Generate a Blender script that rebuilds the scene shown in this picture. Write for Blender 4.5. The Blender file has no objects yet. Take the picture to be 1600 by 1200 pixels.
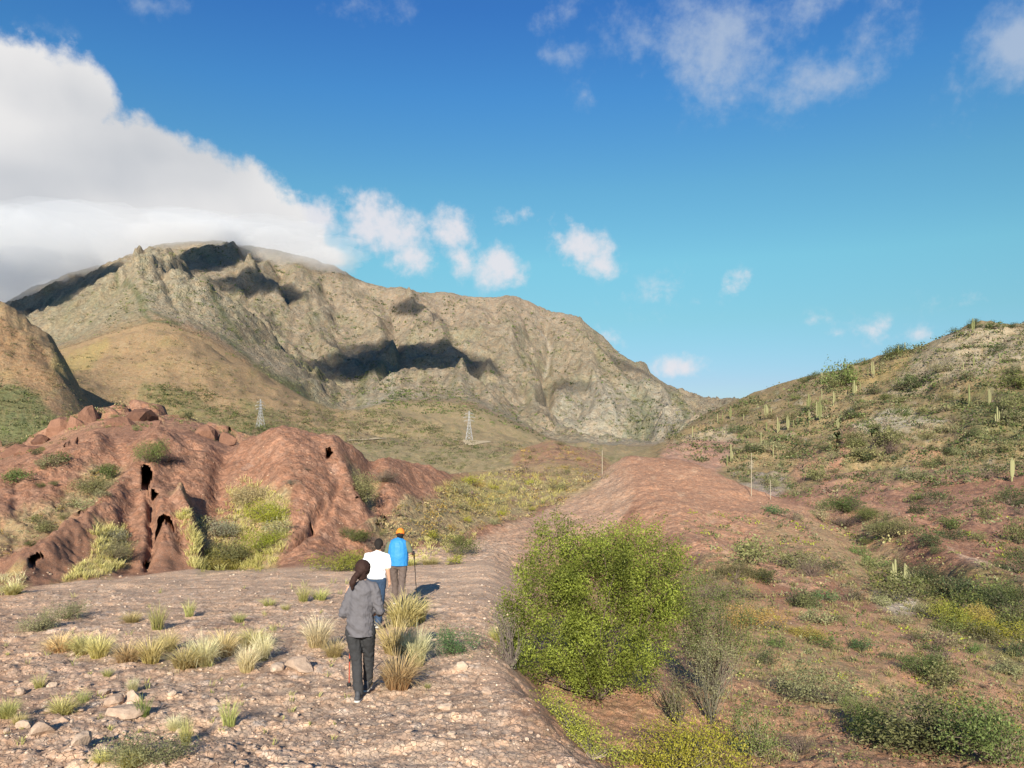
import bpy, math, random
import numpy as np
from mathutils import Vector, Matrix

rng = np.random.default_rng(7)
random.seed(7)
SC = bpy.context.scene
COL = SC.collection
R_ = math.radians

# ------------------------------------------------------------------ camera
F = 1208.0            # focal length in units of the 1600 px wide photograph
HZ = 660.0            # row of the horizon
CZ = 1.65             # eye height above the ground under the photographer
cam_d = bpy.data.cameras.new("camera")
cam = bpy.data.objects.new("camera", cam_d)
COL.objects.link(cam)
cam.location = (0, 0, CZ)
cam.rotation_euler = (R_(90), 0, 0)
cam_d.sensor_fit = 'HORIZONTAL'
cam_d.sensor_width = 36.0
cam_d.lens = 36.0 * F / 1600.0
cam_d.shift_y = (HZ - 600.0) / 1600.0
cam_d.clip_start = 0.05
cam_d.clip_end = 60000
SC.camera = cam

# ------------------------------------------------------------------ light
SUN_EL = R_(25.0)
SUN_AZ = R_(5.0)      # the sun stands behind the photographer, 5 degrees to the left
sun_dir = Vector((math.sin(SUN_AZ) * math.cos(SUN_EL), math.cos(SUN_AZ) * math.cos(SUN_EL), -math.sin(SUN_EL)))
sd = bpy.data.lights.new("sun", 'SUN')
sd.energy = 4.6
sd.angle = R_(0.53)
sd.color = (1.0, 0.93, 0.80)
sun = bpy.data.objects.new("sun", sd)
COL.objects.link(sun)
sun.rotation_euler = sun_dir.to_track_quat('-Z', 'Y').to_euler()
sun.location = (-5, -60, 40)

SC.view_settings.view_transform = 'Standard'
SC.view_settings.look = 'None'
SC.view_settings.exposure = 0.90
SC.view_settings.gamma = 1.0
SC.view_settings.use_curve_mapping = False

try:
    SC.cycles.use_denoising = True
    SC.cycles.max_bounces = 6
    SC.cycles.diffuse_bounces = 3
    SC.cycles.transparent_max_bounces = 8
    SC.cycles.volume_bounces = 3
    SC.cycles.volume_step_rate = 1.0
except Exception:
    pass

def nn(nt, typ, **kw):
    n = nt.nodes.new(typ)
    for k, v in kw.items():
        if k.startswith('i_'):
            n.inputs[k[2:].replace('_', ' ')].default_value = v
        else:
            setattr(n, k, v)
    return n

def vmath(nt, op, a, b=None):
    n = nt.nodes.new('ShaderNodeVectorMath'); n.operation = op
    for i, s in enumerate((a, b)):
        if s is None: continue
        if isinstance(s, bpy.types.NodeSocket): nt.links.new(s, n.inputs[i])
        else: n.inputs[i].default_value = s
    return n

def smath(nt, op, a, b=None, c=None, clamp=False):
    n = nt.nodes.new('ShaderNodeMath'); n.operation = op; n.use_clamp = clamp
    for i, s in enumerate((a, b, c)):
        if s is None: continue
        if isinstance(s, bpy.types.NodeSocket): nt.links.new(s, n.inputs[i])
        else: n.inputs[i].default_value = s
    return n.outputs[0]

def sstep(nt, x, lo, hi):
    n = nt.nodes.new('ShaderNodeMapRange'); n.interpolation_type = 'SMOOTHSTEP'
    nt.links.new(x, n.inputs[0])
    n.inputs[1].default_value = lo; n.inputs[2].default_value = hi
    n.inputs[3].default_value = 0; n.inputs[4].default_value = 1
    return n.outputs[0]

def mixc(nt, fac, a, b, blend='MIX'):
    n = nt.nodes.new('ShaderNodeMix'); n.data_type = 'RGBA'; n.blend_type = blend
    for k, s in ((0, fac), (6, a), (7, b)):
        if isinstance(s, bpy.types.NodeSocket): nt.links.new(s, n.inputs[k])
        elif k == 0: n.inputs[0].default_value = s
        else: n.inputs[k].default_value = (*s, 1)
    return n.outputs[2]

# world: physical sky, with the clouds of the day laid over it by direction
W = bpy.data.worlds.new("World")
SC.world = W
W.use_nodes = True
nt = W.node_tree
nt.nodes.clear()
out = nt.nodes.new('ShaderNodeOutputWorld')
bg = nt.nodes.new('ShaderNodeBackground')
bg.inputs['Strength'].default_value = 0.07
sky = nt.nodes.new('ShaderNodeTexSky')
sky.sky_type = 'NISHITA'
sky.sun_disc = False
sky.sun_elevation = SUN_EL
sky.sun_rotation = R_(180.0) + SUN_AZ
sky.altitude = 2300
sky.air_density = 1.0
sky.dust_density = 0.25
sky.ozone_density = 1.6
tc = nt.nodes.new('ShaderNodeTexCoord')
D = vmath(nt, 'NORMALIZE', tc.outputs['Generated']).outputs[0]
sep = nt.nodes.new('ShaderNodeSeparateXYZ'); nt.links.new(D, sep.inputs[0])
EL = sep.outputs[2]
ramp = nt.nodes.new('ShaderNodeValToRGB')
el = ramp.color_ramp.elements
el[0].position = 0.0; el[0].color = (.34, .45, .60, 1)
el[1].position = 1.0; el[1].color = (.27, .70, 1.2, 1)
for p_, c_ in ((.05, (.444, .517, .618)), (.13, (.515, .76, .665)), (.20, (.60, .99, .82)), (.286, (.548, 1.01, .95)), (.389, (.402, .925, 1.169)), (.47, (.316, .782, 1.22))):
    e = el.new(p_); e.color = (*c_, 1)
nt.links.new(EL, ramp.inputs[0])
skycol = mixc(nt, 1.0, sky.outputs[0], ramp.outputs[0], 'MULTIPLY')
SKY_OUT = skycol

def cdir(px, py):
    v = Vector(((px - 800) / F, 1.0, (HZ - py) / F)); v.normalize(); return v

noise1 = nn(nt, 'ShaderNodeTexNoise', noise_dimensions='3D')
noise1.inputs['Scale'].default_value = 5.5
noise1.inputs['Detail'].default_value = 9
noise1.inputs['Roughness'].default_value = 0.56
noise1.inputs['Distortion'].default_value = 0.25
nt.links.new(D, noise1.inputs['Vector'])
noise2 = nn(nt, 'ShaderNodeTexNoise', noise_dimensions='3D')
noise2.inputs['Scale'].default_value = 22
noise2.inputs['Detail'].default_value = 7
noise2.inputs['Roughness'].default_value = 0.6
nt.links.new(D, noise2.inputs['Vector'])
N1 = smath(nt, 'SUBTRACT', noise1.outputs[0], 0.5)
N2 = smath(nt, 'SUBTRACT', noise2.outputs[0], 0.5)
noise3 = nn(nt, 'ShaderNodeTexNoise', noise_dimensions='3D')
noise3.inputs['Scale'].default_value = 70
noise3.inputs['Detail'].default_value = 5
noise3.inputs['Roughness'].default_value = 0.6
nt.links.new(D, noise3.inputs['Vector'])
N3 = smath(nt, 'SUBTRACT', noise3.outputs[0], 0.5)

def blob_field(items, k=1.0):
    """max over soft ellipses given as (px, row, half width, half height, tilt, strength) -> socket, 1 at a centre, 0 at its rim"""
    acc = None
    for (px, py, rx, ry, tilt, s) in items:
        c = cdir(px, py)
        right = Vector((c.y, -c.x, 0)).normalized()
        up = right.cross(c).normalized()
        a = R_(tilt)
        ex = (right * math.cos(a) + up * math.sin(a)); ey = (-right * math.sin(a) + up * math.cos(a))
        foc = F * math.sqrt(1 + ((px - 800) / F) ** 2 + ((HZ - py) / F) ** 2)
        d0 = vmath(nt, 'SUBTRACT', D, tuple(c)).outputs[0]
        u = vmath(nt, 'DOT_PRODUCT', d0, tuple(ex * (foc / rx))).outputs['Value']
        v = vmath(nt, 'DOT_PRODUCT', d0, tuple(ey * (foc / ry))).outputs['Value']
        r2 = smath(nt, 'ADD', smath(nt, 'MULTIPLY', u, u), smath(nt, 'MULTIPLY', v, v))
        val = smath(nt, 'MULTIPLY', smath(nt, 'SUBTRACT', 1.0, smath(nt, 'SQRT', r2)), s)
        acc = val if acc is None else smath(nt, 'SMOOTH_MAX', acc, val, 0.12)
    return acc

# thin high clouds, upper right of the view and a few shreds elsewhere
thin = [(1110, 70, 120, 110, -30, .62), (1210, 20, 230, 60, 5, .30), (1300, 130, 110, 60, 10, .55), (1350, 70, 110, 70, 30, .45),
        (1590, 70, 130, 80, 38, .80), (1560, 120, 130, 60, 20, .5), (860, 30, 60, 30, 20, .35), (868, 85, 50, 28, 0, .28), (915, 148, 28, 20, -30, .25),
        (240, 6, 60, 22, 0, .32), (560, 8, 90, 30, 0, .30), (30, 40, 60, 20, 0, .22), (1000, 60, 90, 60, -40, .28)]
f_thin = blob_field(thin)
a_thin = sstep(nt, smath(nt, 'ADD', f_thin, smath(nt, 'ADD', smath(nt, 'MULTIPLY', N1, 1.5), smath(nt, 'ADD', smath(nt, 'MULTIPLY', N2, 1.0), smath(nt, 'MULTIPLY', N3, .55)))), 0.0, 0.80)
a_thin = smath(nt, 'MULTIPLY', a_thin, sstep(nt, f_thin, -0.35, 0.15))
# small cumulus shreds over the range
small = [(600, 362, 92, 58, -30, 1.0), (640, 395, 50, 40, -40, .8), (575, 335, 50, 40, -20, .9), (485, 345, 62, 52, -20, 1.0),
         (714, 360, 52, 44, -50, 1.0), (720, 400, 22, 42, 10, .7), (782, 418, 50, 50, -45, 1.0), (905, 385, 72, 42, -28, 1.1), (935, 412, 44, 28, -20, .9), (872, 368, 34, 22, 10, .8),
         (1150, 443, 30, 25, 25, .62), (1062, 574, 58, 24, -2, .9), (1365, 512, 36, 26, -20, .40), (1285, 497, 26, 12, 0, .25), (1307, 522, 14, 8, 0, .25),
         (1435, 520, 40, 14, 0, .36), (830, 333, 26, 14, -40, .26), (785, 340, 24, 12, 0, .2), (960, 530, 34, 16, -30, .5), (1530, 462, 46, 18, 0, .1), (1040, 455, 30, 12, 0, .05)]
f_small = blob_field(small)
a_small = sstep(nt, smath(nt, 'ADD', f_small, smath(nt, 'ADD', smath(nt, 'MULTIPLY', N1, 0.5), smath(nt, 'ADD', smath(nt, 'MULTIPLY', N2, 1.7), smath(nt, 'MULTIPLY', N3, .9)))), -.02, 0.85)
a_small = smath(nt, 'MULTIPLY', a_small, sstep(nt, f_small, -0.25, 0.12))
# the big bank on the left, spilling over the summit
big = [(120, 150, 80, 66, -50, 1.0), (240, 245, 90, 60, -30, 1.0), (-140, 330, 330, 275, -10, 1.5), (60, 330, 260, 215, -35, 1.5), (40, 150, 125, 95, -25, 1.1), (-20, 110, 110, 60, -10, 1.1), (180, 290, 200, 120, -35, 1.3), (300, 320, 170, 105, -28, 1.2), (130, 410, 260, 90, 5, 1.4),
       (395, 340, 120, 80, -35, 1.0), (450, 380, 95, 52, -15, .95), (350, 375, 170, 52, 0, 1.1), (-100, 450, 300, 120, 0, 1.4), (510, 395, 40, 24, -20, .7)]
f_big = blob_field(big)
a_big = sstep(nt, smath(nt, 'ADD', f_big, smath(nt, 'ADD', smath(nt, 'MULTIPLY', N1, 0.55), smath(nt, 'ADD', smath(nt, 'MULTIPLY', N2, 0.75), smath(nt, 'MULTIPLY', N3, .35)))), 0.0, 0.36)
shade_n = nn(nt, 'ShaderNodeTexNoise', noise_dimensions='3D')
shade_n.inputs['Scale'].default_value = 2.4
shade_n.inputs['Detail'].default_value = 2.5
shade_n.inputs['Roughness'].default_value = 0.5
mp = nn(nt, 'ShaderNodeMapping'); mp.inputs['Scale'].default_value = (1, 1, 2.2)
nt.links.new(D, mp.inputs[0]); nt.links.new(mp.outputs[0], shade_n.inputs['Vector'])
sh = smath(nt, 'ADD', smath(nt, 'MULTIPLY', f_big, -0.10), smath(nt, 'ADD', smath(nt, 'MULTIPLY', smath(nt, 'SUBTRACT', shade_n.outputs[0], .5), 1.5), smath(nt, 'MULTIPLY', N1, .30)))
litfac = sstep(nt, sh, -0.42, 0.12)
CL = 1.0
c_big = mixc(nt, litfac, (4.1, 4.3, 4.65), (6.6, 6.5, 6.45))
c_small = (6.2, 6.05, 6.35)
c_thin = (3.5, 4.2, 5.3)
col = mixc(nt, smath(nt, 'MULTIPLY', a_thin, 0.80), SKY_OUT, c_thin)
col = mixc(nt, smath(nt, 'MULTIPLY', a_small, 0.90), col, c_small)
col = mixc(nt, a_big, col, c_big)
nt.links.new(col, bg.inputs['Color'])
nt.links.new(bg.outputs[0], out.inputs['Surface'])

# ------------------------------------------------------------------ naming
def tag(o, label=None, cat=None, group=None, kind=None):
    if label: o['label'] = label
    if cat: o['category'] = cat
    if group: o['group'] = group
    if kind: o['kind'] = kind
    return o

# ------------------------------------------------------------------ noise
def _hash(ix, iy, seed):
    h = (ix.astype(np.int64) * 374761393 + iy.astype(np.int64) * 668265263 + seed * 974634777) & 0xffffffff
    h = ((h ^ (h >> 13)) * 1274126177) & 0xffffffff
    h = (h ^ (h >> 16)) & 0xffffffff
    return h

def perlin(x, y, seed=0):
    ix = np.floor(x); iy = np.floor(y)
    fx = (x - ix).astype(np.float32); fy = (y - iy).astype(np.float32)
    ix = ix.astype(np.int64); iy = iy.astype(np.int64)
    u = fx * fx * fx * (fx * (fx * 6 - 15) + 10); v = fy * fy * fy * (fy * (fy * 6 - 15) + 10)
    def g(dx, dy):
        a = _hash(ix + dx, iy + dy, seed).astype(np.float32) * np.float32(2 * math.pi / 4294967296.0)
        return np.cos(a) * (fx - dx) + np.sin(a) * (fy - dy)
    a = g(0, 0); b = g(1, 0); c = g(0, 1); d = g(1, 1)
    return (a + u * (b - a) + v * (c - a + u * (a - b - c + d))) * 1.5

def fbm(x, y, octv=4, seed=0, gain=0.5, lac=2.03):
    s = 0; a = 1.0; t = 0
    for i in range(octv):
        s = s + a * perlin(x * lac ** i + 17.3 * i, y * lac ** i - 9.1 * i, seed + i)
        t += a; a *= gain
    return s / t

def ridged(x, y, octv=4, seed=0, gain=0.5, lac=2.07):
    s = 0; a = 1.0; t = 0
    for i in range(octv):
        s = s + a * (1 - np.abs(perlin(x * lac ** i + 7.7 * i, y * lac ** i + 3.1 * i, seed + i)) * 2)
        t += a; a *= gain
    return s / t

def worley(x, y, seed=0):
    ix = np.floor(x).astype(np.int64); iy = np.floor(y).astype(np.int64)
    f1 = np.full(x.shape, 9.0, np.float32); f2 = f1.copy(); idv = np.zeros(x.shape, np.float32)
    for dx in (-1, 0, 1):
        for dy in (-1, 0, 1):
            h = _hash(ix + dx, iy + dy, seed)
            h2 = _hash(ix + dx, iy + dy, seed + 77)
            px = ix + dx + (h & 0xffff) / 65536.0; py = iy + dy + ((h >> 16) & 0xffff) / 65536.0
            d = np.sqrt((px - x) ** 2 + (py - y) ** 2).astype(np.float32)
            near = d < f1
            f2 = np.where(near, f1, np.minimum(f2, d))
            idv = np.where(near, (h2 & 0xffff) / 65536.0, idv).astype(np.float32)
            f1 = np.where(near, d, f1)
    return f1, f2, idv

def sm(x, lo, hi):
    t = np.clip((x - lo) / (hi - lo), 0, 1)
    return t * t * (3 - 2 * t)
# ------------------------------------------------------------------ the lie of the land
# The land is described by lines running across the valley, near to far.  Each line is a list of
# stations: (bearing of the station, distance, height angle); between lines the slopes are straight.
def plane_row(y): return 793.5 + 2714.0 / y
LINES = []
def line(*st): LINES.append(st)
def pr(px, y): return (px, y, plane_row(y))
line((-900, .5, 660 + F * 1.65 / .5), (2500, .5, 660 + F * 1.65 / .5))
line(pr(-900, 4), pr(1100, 4), (1600, 4, 1540), (2500, 4, 1640))
line(pr(-900, 10.6), pr(740, 10.6), pr(770, 10.6), pr(800, 9.3), pr(850, 8.06), pr(905, 6.68), pr(1000, 5.6), pr(1200, 5.0), (1600, 4.8, 1420), (2500, 4.8, 1500))
line(pr(-900, 14), pr(740, 14), (770, 13.5, 1006), (800, 13, 1040), (850, 12.5, 1090), (905, 11.5, 1140), (1000, 10, 1200), (1200, 9.5, 1215), (1600, 9.5, 1215), (2500, 9.5, 1215))
line((-900, 16, 975), (0, 17, 958), (100, 18, 946), pr(300, 20), pr(700, 20), (760, 20, 926), (800, 20, 945), (900, 20, 985), (1000, 20, 1000), (1200, 18, 1055), (1400, 17, 1095), (1600, 16, 1150), (2500, 15, 1180))
line((-900, 19, 950), (-200, 20, 938), (0, 21, 926), (150, 24, 906), (300, 27, 893), (450, 28, 888), (560, 29, 884), (640, 30, 880), (700, 32, 872), (760, 34, 862), (800, 34, 880), (900, 34, 900), (1000, 34, 905), (1100, 34, 898), (1200, 30, 925), (1400, 28, 965), (1600, 26, 1010), (2500, 24, 1060))
line((-900, 22, 940), (-200, 23, 938), (0, 23, 926), (150, 26, 907), (300, 29.5, 894), (450, 30.5, 889), (560, 33, 868), (640, 36, 858), (700, 42, 842), (760, 45, 840), (820, 52, 815), (900, 50, 845), (1000, 48, 850), (1100, 46, 850), (1200, 45, 862), (1400, 44, 880), (1600, 42, 900), (2500, 42, 920))
line((-900, 34, 800), (-200, 34, 790), (0, 37, 758), (60, 38, 731), (150, 40, 692), (250, 41, 681), (350, 42, 695), (440, 42, 684), (520, 43, 689), (600, 47, 714), (700, 53, 742), (760, 60, 775), (820, 64, 792), (860, 66, 785), (900, 68, 768), (940, 72, 742), (980, 76, 720), (1060, 73, 722), (1105, 71, 737), (1150, 67, 762), (1240, 60, 800), (1320, 62, 815), (1400, 64, 812), (1600, 62, 812), (2500, 62, 830))
line((-900, 60, 800), (-200, 60, 800), (0, 60, 770), (60, 60, 752), (150, 60, 718), (250, 62, 704), (350, 62, 712), (440, 62, 706), (520, 64, 708), (600, 66, 724), (700, 72, 748), (760, 88, 748), (820, 90, 752), (900, 95, 748), (940, 95, 752), (980, 95, 748), (1060, 92, 745), (1105, 90, 752), (1150, 84, 775), (1240, 76, 803), (1320, 80, 792), (1400, 84, 780), (1600, 82, 768), (2500, 80, 780))
line((-900, 120, 740), (-200, 120, 730), (0, 120, 704), (60, 120, 686), (120, 125, 656), (200, 125, 643), (300, 125, 655), (360, 125, 684), (400, 128, 702), (440, 130, 705), (520, 130, 703), (600, 140, 722), (700, 142, 742), (760, 145, 722), (820, 150, 700), (860, 150, 686), (930, 150, 706), (960, 145, 728), (985, 140, 732), (1050, 140, 724), (1100, 135, 735), (1150, 130, 745), (1200, 130, 748), (1300, 125, 740), (1400, 125, 728), (1600, 122, 706), (2500, 120, 680))
line((-900, 175, 750), (-200, 175, 745), (0, 170, 722), (120, 170, 698), (300, 172, 700), (440, 180, 704), (600, 180, 712), (760, 185, 722), (820, 195, 716), (860, 195, 706), (930, 195, 720), (985, 200, 716), (1050, 205, 694), (1100, 205, 692), (1200, 195, 685), (1300, 185, 668), (1400, 180, 652), (1500, 170, 634), (1600, 165, 620), (2500, 155, 560))
line((-900, 300, 640), (-200, 300, 700), (0, 300, 700), (100, 300, 698), (300, 300, 696), (440, 300, 700), (600, 300, 702), (760, 310, 712), (900, 320, 716), (955, 320, 716), (1000, 320, 706), (1030, 320, 694), (1060, 320, 676), (1100, 330, 645), (1130, 325, 632), (1200, 310, 603), (1270, 295, 582), (1350, 280, 564), (1400, 268, 548), (1440, 262, 536), (1480, 256, 515), (1530, 250, 502), (1600, 245, 501), (1800, 240, 470), (2500, 230, 430))
line((-900, 400, 620), (-200, 400, 690), (0, 400, 688), (100, 400, 690), (300, 400, 690), (440, 400, 694), (600, 400, 698), (760, 420, 704), (900, 430, 712), (955, 440, 712), (1000, 430, 712), (1060, 420, 705), (1100, 420, 690), (1130, 420, 680), (1200, 410, 655), (1350, 400, 620), (1480, 380, 580), (1600, 380, 560), (2500, 380, 520))
line((-900, 550, 200), (-200, 550, 405), (0, 550, 478), (40, 550, 500), (80, 555, 526), (100, 560, 556), (120, 560, 598), (140, 565, 640), (170, 570, 662), (200, 580, 672), (400, 620, 676), (500, 640, 682), (560, 690, 686), (740, 700, 697), (860, 650, 703), (955, 700, 706), (1050, 600, 716), (1130, 600, 716), (1350, 600, 705), (2500, 600, 680))
line((-900, 720, 260), (-200, 720, 445), (0, 720, 520), (80, 720, 572), (108, 725, 610), (160, 730, 645), (200, 740, 660), (400, 760, 668), (500, 790, 676), (560, 800, 686), (740, 820, 686), (860, 800, 700), (955, 850, 704), (1050, 800, 714), (2500, 800, 700))
line((-900, 1000, 540), (-200, 1000, 580), (0, 1000, 580), (60, 1000, 568), (110, 1000, 552), (160, 1000, 529), (200, 1000, 520), (240, 1000, 514), (290, 1000, 523), (330, 1000, 541), (400, 1000, 583), (460, 1000, 612), (520, 1000, 640), (600, 940, 641), (660, 940, 650), (740, 940, 672), (800, 940, 690), (860, 940, 697), (955, 980, 702), (1050, 950, 712), (2500, 950, 700))
line((-900, 1250, 540), (0, 1250, 590), (160, 1250, 560), (240, 1250, 548), (330, 1250, 572), (400, 1250, 610), (520, 1250, 655), (600, 1200, 652), (740, 1200, 678), (860, 1200, 698), (955, 1200, 702), (1050, 1200, 706), (2500, 1200, 720))
line((-900, 1900, 560), (0, 1900, 520), (70, 1900, 494), (110, 1900, 474), (160, 1900, 440), (200, 1900, 413), (240, 1900, 392), (270, 1900, 399), (310, 1900, 430), (360, 1900, 468), (400, 1900, 502), (440, 1900, 545), (480, 1900, 585), (540, 1800, 628), (600, 1700, 602), (650, 1700, 590), (700, 1700, 583), (740, 1700, 592), (780, 1700, 615), (830, 1700, 655), (880, 1700, 688), (955, 1750, 698), (1010, 1750, 690), (1060, 1750, 676), (1110, 1750, 660), (1200, 1750, 680), (2500, 1750, 720))
line((-900, 2200, 560), (0, 2200, 540), (110, 2200, 510), (200, 2200, 455), (240, 2200, 432), (310, 2200, 462), (400, 2200, 530), (440, 2150, 565), (480, 2100, 600), (540, 2000, 634), (600, 1980, 616), (700, 1980, 600), (780, 1980, 622), (830, 2000, 648), (880, 2050, 668), (955, 2050, 680), (1010, 2050, 672), (1060, 2100, 654), (1110, 2100, 650), (1200, 2100, 680), (2500, 2100, 720))
line((-900, 2700, 540), (0, 2700, 508), (110, 2700, 474), (200, 2700, 430), (300, 2700, 425), (360, 2700, 432), (430, 2700, 448), (520, 2650, 492), (620, 2600, 520), (700, 2600, 526), (800, 2550, 545), (840, 2500, 585), (880, 2450, 612), (955, 2400, 600), (1010, 2450, 618), (1060, 2500, 632), (1110, 2500, 645), (1200, 2500, 680), (2500, 2500, 720))
line((-900, 3200, 600), (-200, 3300, 545), (0, 3300, 478), (60, 3300, 440), (110, 3300, 426), (160, 3300, 413), (230, 3250, 388), (265, 3200, 378), (300, 3200, 373), (350, 3200, 376), (430, 3200, 383), (520, 3200, 411), (570, 3150, 436), (620, 3150, 450), (700, 3150, 456), (800, 3100, 460), (850, 3050, 476), (900, 3000, 494), (940, 2950, 522), (960, 2900, 541), (1000, 2850, 573), (1040, 2800, 602), (1080, 2780, 624), (1110, 2750, 638), (1150, 2750, 655), (1200, 2750, 680), (2500, 2750, 720))
line((-900, 4600, 700), (300, 4600, 560), (700, 4600, 600), (2500, 4600, 720))

def gauss_smooth(a, s, axis):
    n = int(s * 3) + 1
    k = np.exp(-0.5 * (np.arange(-n, n + 1) / s) ** 2); k /= k.sum()
    pad = [(0, 0)] * a.ndim; pad[axis] = (n, n)
    ap = np.pad(a, pad, mode='edge')
    return np.apply_along_axis(lambda v: np.convolve(v, k, 'valid'), axis, ap) if a.ndim == 1 else \
        sum(k[i] * np.take(ap, range(i, i + a.shape[axis]), axis=axis) for i in range(len(k)))

STEP = 3.1
inner = np.arange(-40, 1641, STEP)
gl = []; p = -40; s = STEP
while p > -900: s *= 1.09; p -= s; gl.append(p)
gr = []; p = inner[-1]; s = STEP
while p < 2500: s *= 1.09; p += s; gr.append(p)
PX = np.array(gl[::-1] + list(inner) + gr)
DL = 0.0045
LY = np.arange(math.log(0.5), math.log(4590), DL)
fine = np.arange(-920, 2521, 4.0)
LYk = []; LRk = []
for st in LINES:
    a = np.array(st)
    ly = gauss_smooth(np.interp(fine, a[:, 0], np.log(a[:, 1])), 2.2, 0)
    lr = gauss_smooth(np.interp(fine, a[:, 0], a[:, 2]), 2.2, 0)
    LYk.append(np.interp(PX, fine, ly)); LRk.append(np.interp(PX, fine, lr))
LYk = np.array(LYk); LRk = np.array(LRk)
for k in range(1, len(LYk)):
    LYk[k] = np.maximum(LYk[k], LYk[k - 1] + 0.02)
Yk = np.exp(LYk)
invy = np.exp(-LY)
Z0 = np.empty((len(LY), len(PX)), np.float32)
for c in range(len(PX)):
    s_ = 1.0 / Yk[:, c]
    Z0[:, c] = np.interp(-invy, -s_, LRk[:, c])
Z0 = gauss_smooth(Z0.astype(np.float64), 3.0, 0)
Z0 = CZ + (HZ - Z0) / F * np.exp(LY)[:, None]

# rows actually meshed
edges = [0.5, 4.5, 30, 110, 420, 1400, 4580]
strides = [5, 1, 1, 2, 2, 1]
idx = []; bounds = []
for i in range(6):
    a = int(round((math.log(edges[i]) - LY[0]) / DL)); b = int(round((math.log(edges[i + 1]) - LY[0]) / DL))
    a = idx[-1] if idx else 0
    r = list(range(a, b, strides[i]))
    start = len(idx) - (1 if idx else 0)
    idx += r[1:] if idx else r
    bounds.append((start, len(idx)))
idx = np.array(idx)
YY = np.exp(LY[idx])[:, None] * np.ones((1, len(PX)))
PXX = np.ones((len(idx), 1)) * PX[None, :]
XX = (PXX - 800) / F * YY
ZZ = Z0[idx]
BASE_ROW = HZ - F * (ZZ - CZ) / YY      # height angle of the smooth land, before the relief

def poly_mask(px, row, pts, soft=6.0):
    """signed soft mask of a polygon in bearing / height-angle space"""
    pts = np.array(pts, float)
    inside = np.zeros(px.shape, bool)
    dmin = np.full(px.shape, 1e9)
    n = len(pts)
    for i in range(n):
        x1, y1 = pts[i]; x2, y2 = pts[(i + 1) % n]
        cond = ((y1 > row) != (y2 > row))
        xi = (x2 - x1) * (row - y1) / ((y2 - y1) if y2 != y1 else 1e-9) + x1
        inside ^= cond & (px < xi)
        dx, dy = x2 - x1, y2 - y1
        t = np.clip(((px - x1) * dx + (row - y1) * dy) / (dx * dx + dy * dy + 1e-9), 0, 1)
        dmin = np.minimum(dmin, (px - x1 - t * dx) ** 2 + (row - y1 - t * dy) ** 2)
    d = np.sqrt(dmin) * np.where(inside, 1, -1)
    return sm(d, -soft, soft)

def seg_dist(px, row, pts):
    dmin = np.full(px.shape, 1e9)
    for (x1, y1), (x2, y2) in zip(pts[:-1], pts[1:]):
        dx, dy = x2 - x1, y2 - y1
        t = np.clip(((px - x1) * dx + (row - y1) * dy) / (dx * dx + dy * dy + 1e-9), 0, 1)
        dmin = np.minimum(dmin, (px - x1 - t * dx) ** 2 + (row - y1 - t * dy) ** 2)
    return np.sqrt(dmin)

W1 = fbm(PXX / 60, BASE_ROW / 60, 3, 50)            # small irregularity for borders of soils
relief = np.zeros_like(ZZ)
crestk = np.ones_like(ZZ)

# ---- near ridge: cobbly conglomerate
near = sm(-YY, -34, -27)
slope_side = sm(PXX, 770, 900) * sm(YY, 5, 8)
right_land = sm(PXX + np.clip((BASE_ROW - 1050) * -0.9, -60, 120) * 0, 760, 860) * sm(YY, 6, 9)
n1 = fbm(XX / 2.6, YY / 2.6, 4, 3)
relief += near * n1 * 0.16
w1, w2, wid = worley(XX / 0.42 + 0.25 * n1, YY / 0.42, 11)
m_near = sm(-YY, -30, -16)
edge1 = sm(w2 - w1, 0.0, 0.30)
relief += m_near * (edge1 * (0.012 + 0.035 * wid ** 3)) * sm(fbm(XX / 1.3, YY / 1.3, 2, 91), -0.25, 0.30)
v1, v2, vid = worley(XX / 0.15, YY / 0.15, 12)
relief += sm(-YY, -30, -14) * (sm(v2 - v1, 0, .4) * (0.005 + 0.025 * vid ** 2))
u1, u2, uid = worley(XX / 0.065, YY / 0.065, 13)
relief += sm(-YY, -12, -7) * (sm(u2 - u1, 0, .5) * (0.004 + 0.012 * uid))
# strata ledges running across the near ridge
lay = ridged(XX / 3.5 + 0.2 * YY, YY / 1.1 - 0.3 * XX, 3, 21)
relief += near * 0.045 * sm(lay, 0.35, 0.9) * (1 - right_land)
relief += right_land * near * (0.24 * fbm(XX / 1.9, YY / 2.6, 5, 33) + 0.05 * ridged(XX / 0.8 + .3 * YY, YY / 1.4, 3, 34))

# ---- red badlands 27 .. 110 m
YST = np.interp(PXX, [-40, 60, 160, 300], [21.0, 22.5, 25.5, 28.5])
bad = sm(YY - YST, -1.0, 4.0) * sm(-YY, -125, -95)
left_bad = bad * sm(-PXX, -740, -640)
warp = fbm(XX / 7, YY / 7, 3, 41)
relief += bad * (0.42 * fbm(XX / 5.5 + warp, YY / 7, 4, 42) * crestk)
gul = ridged(XX / 3.2 + 0.22 * YY + 0.8 * warp, YY / 9.0 - .1 * XX, 4, 43)
relief += left_bad * 0.24 * (gul - 0.45)
relief += left_bad * 0.13 * fbm(XX / 0.6, YY / 0.7, 4, 44) + left_bad * .13 * (ridged(XX / 1.1 + .5 * warp, YY / 1.9, 4, 47, .6) - .45)
c1, c2, cid = worley(XX / 0.55, YY / 0.7, 45)
relief += bad * 0.05 * sm(c2 - c1, 0, .4) * (0.3 + cid)
e1, e2, eid = worley(XX / 0.30, YY / 0.42, 49)
relief += bad * sm(-YY, -62, -48) * 0.05 * sm(e2 - e1, 0, .4) * eid
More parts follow.
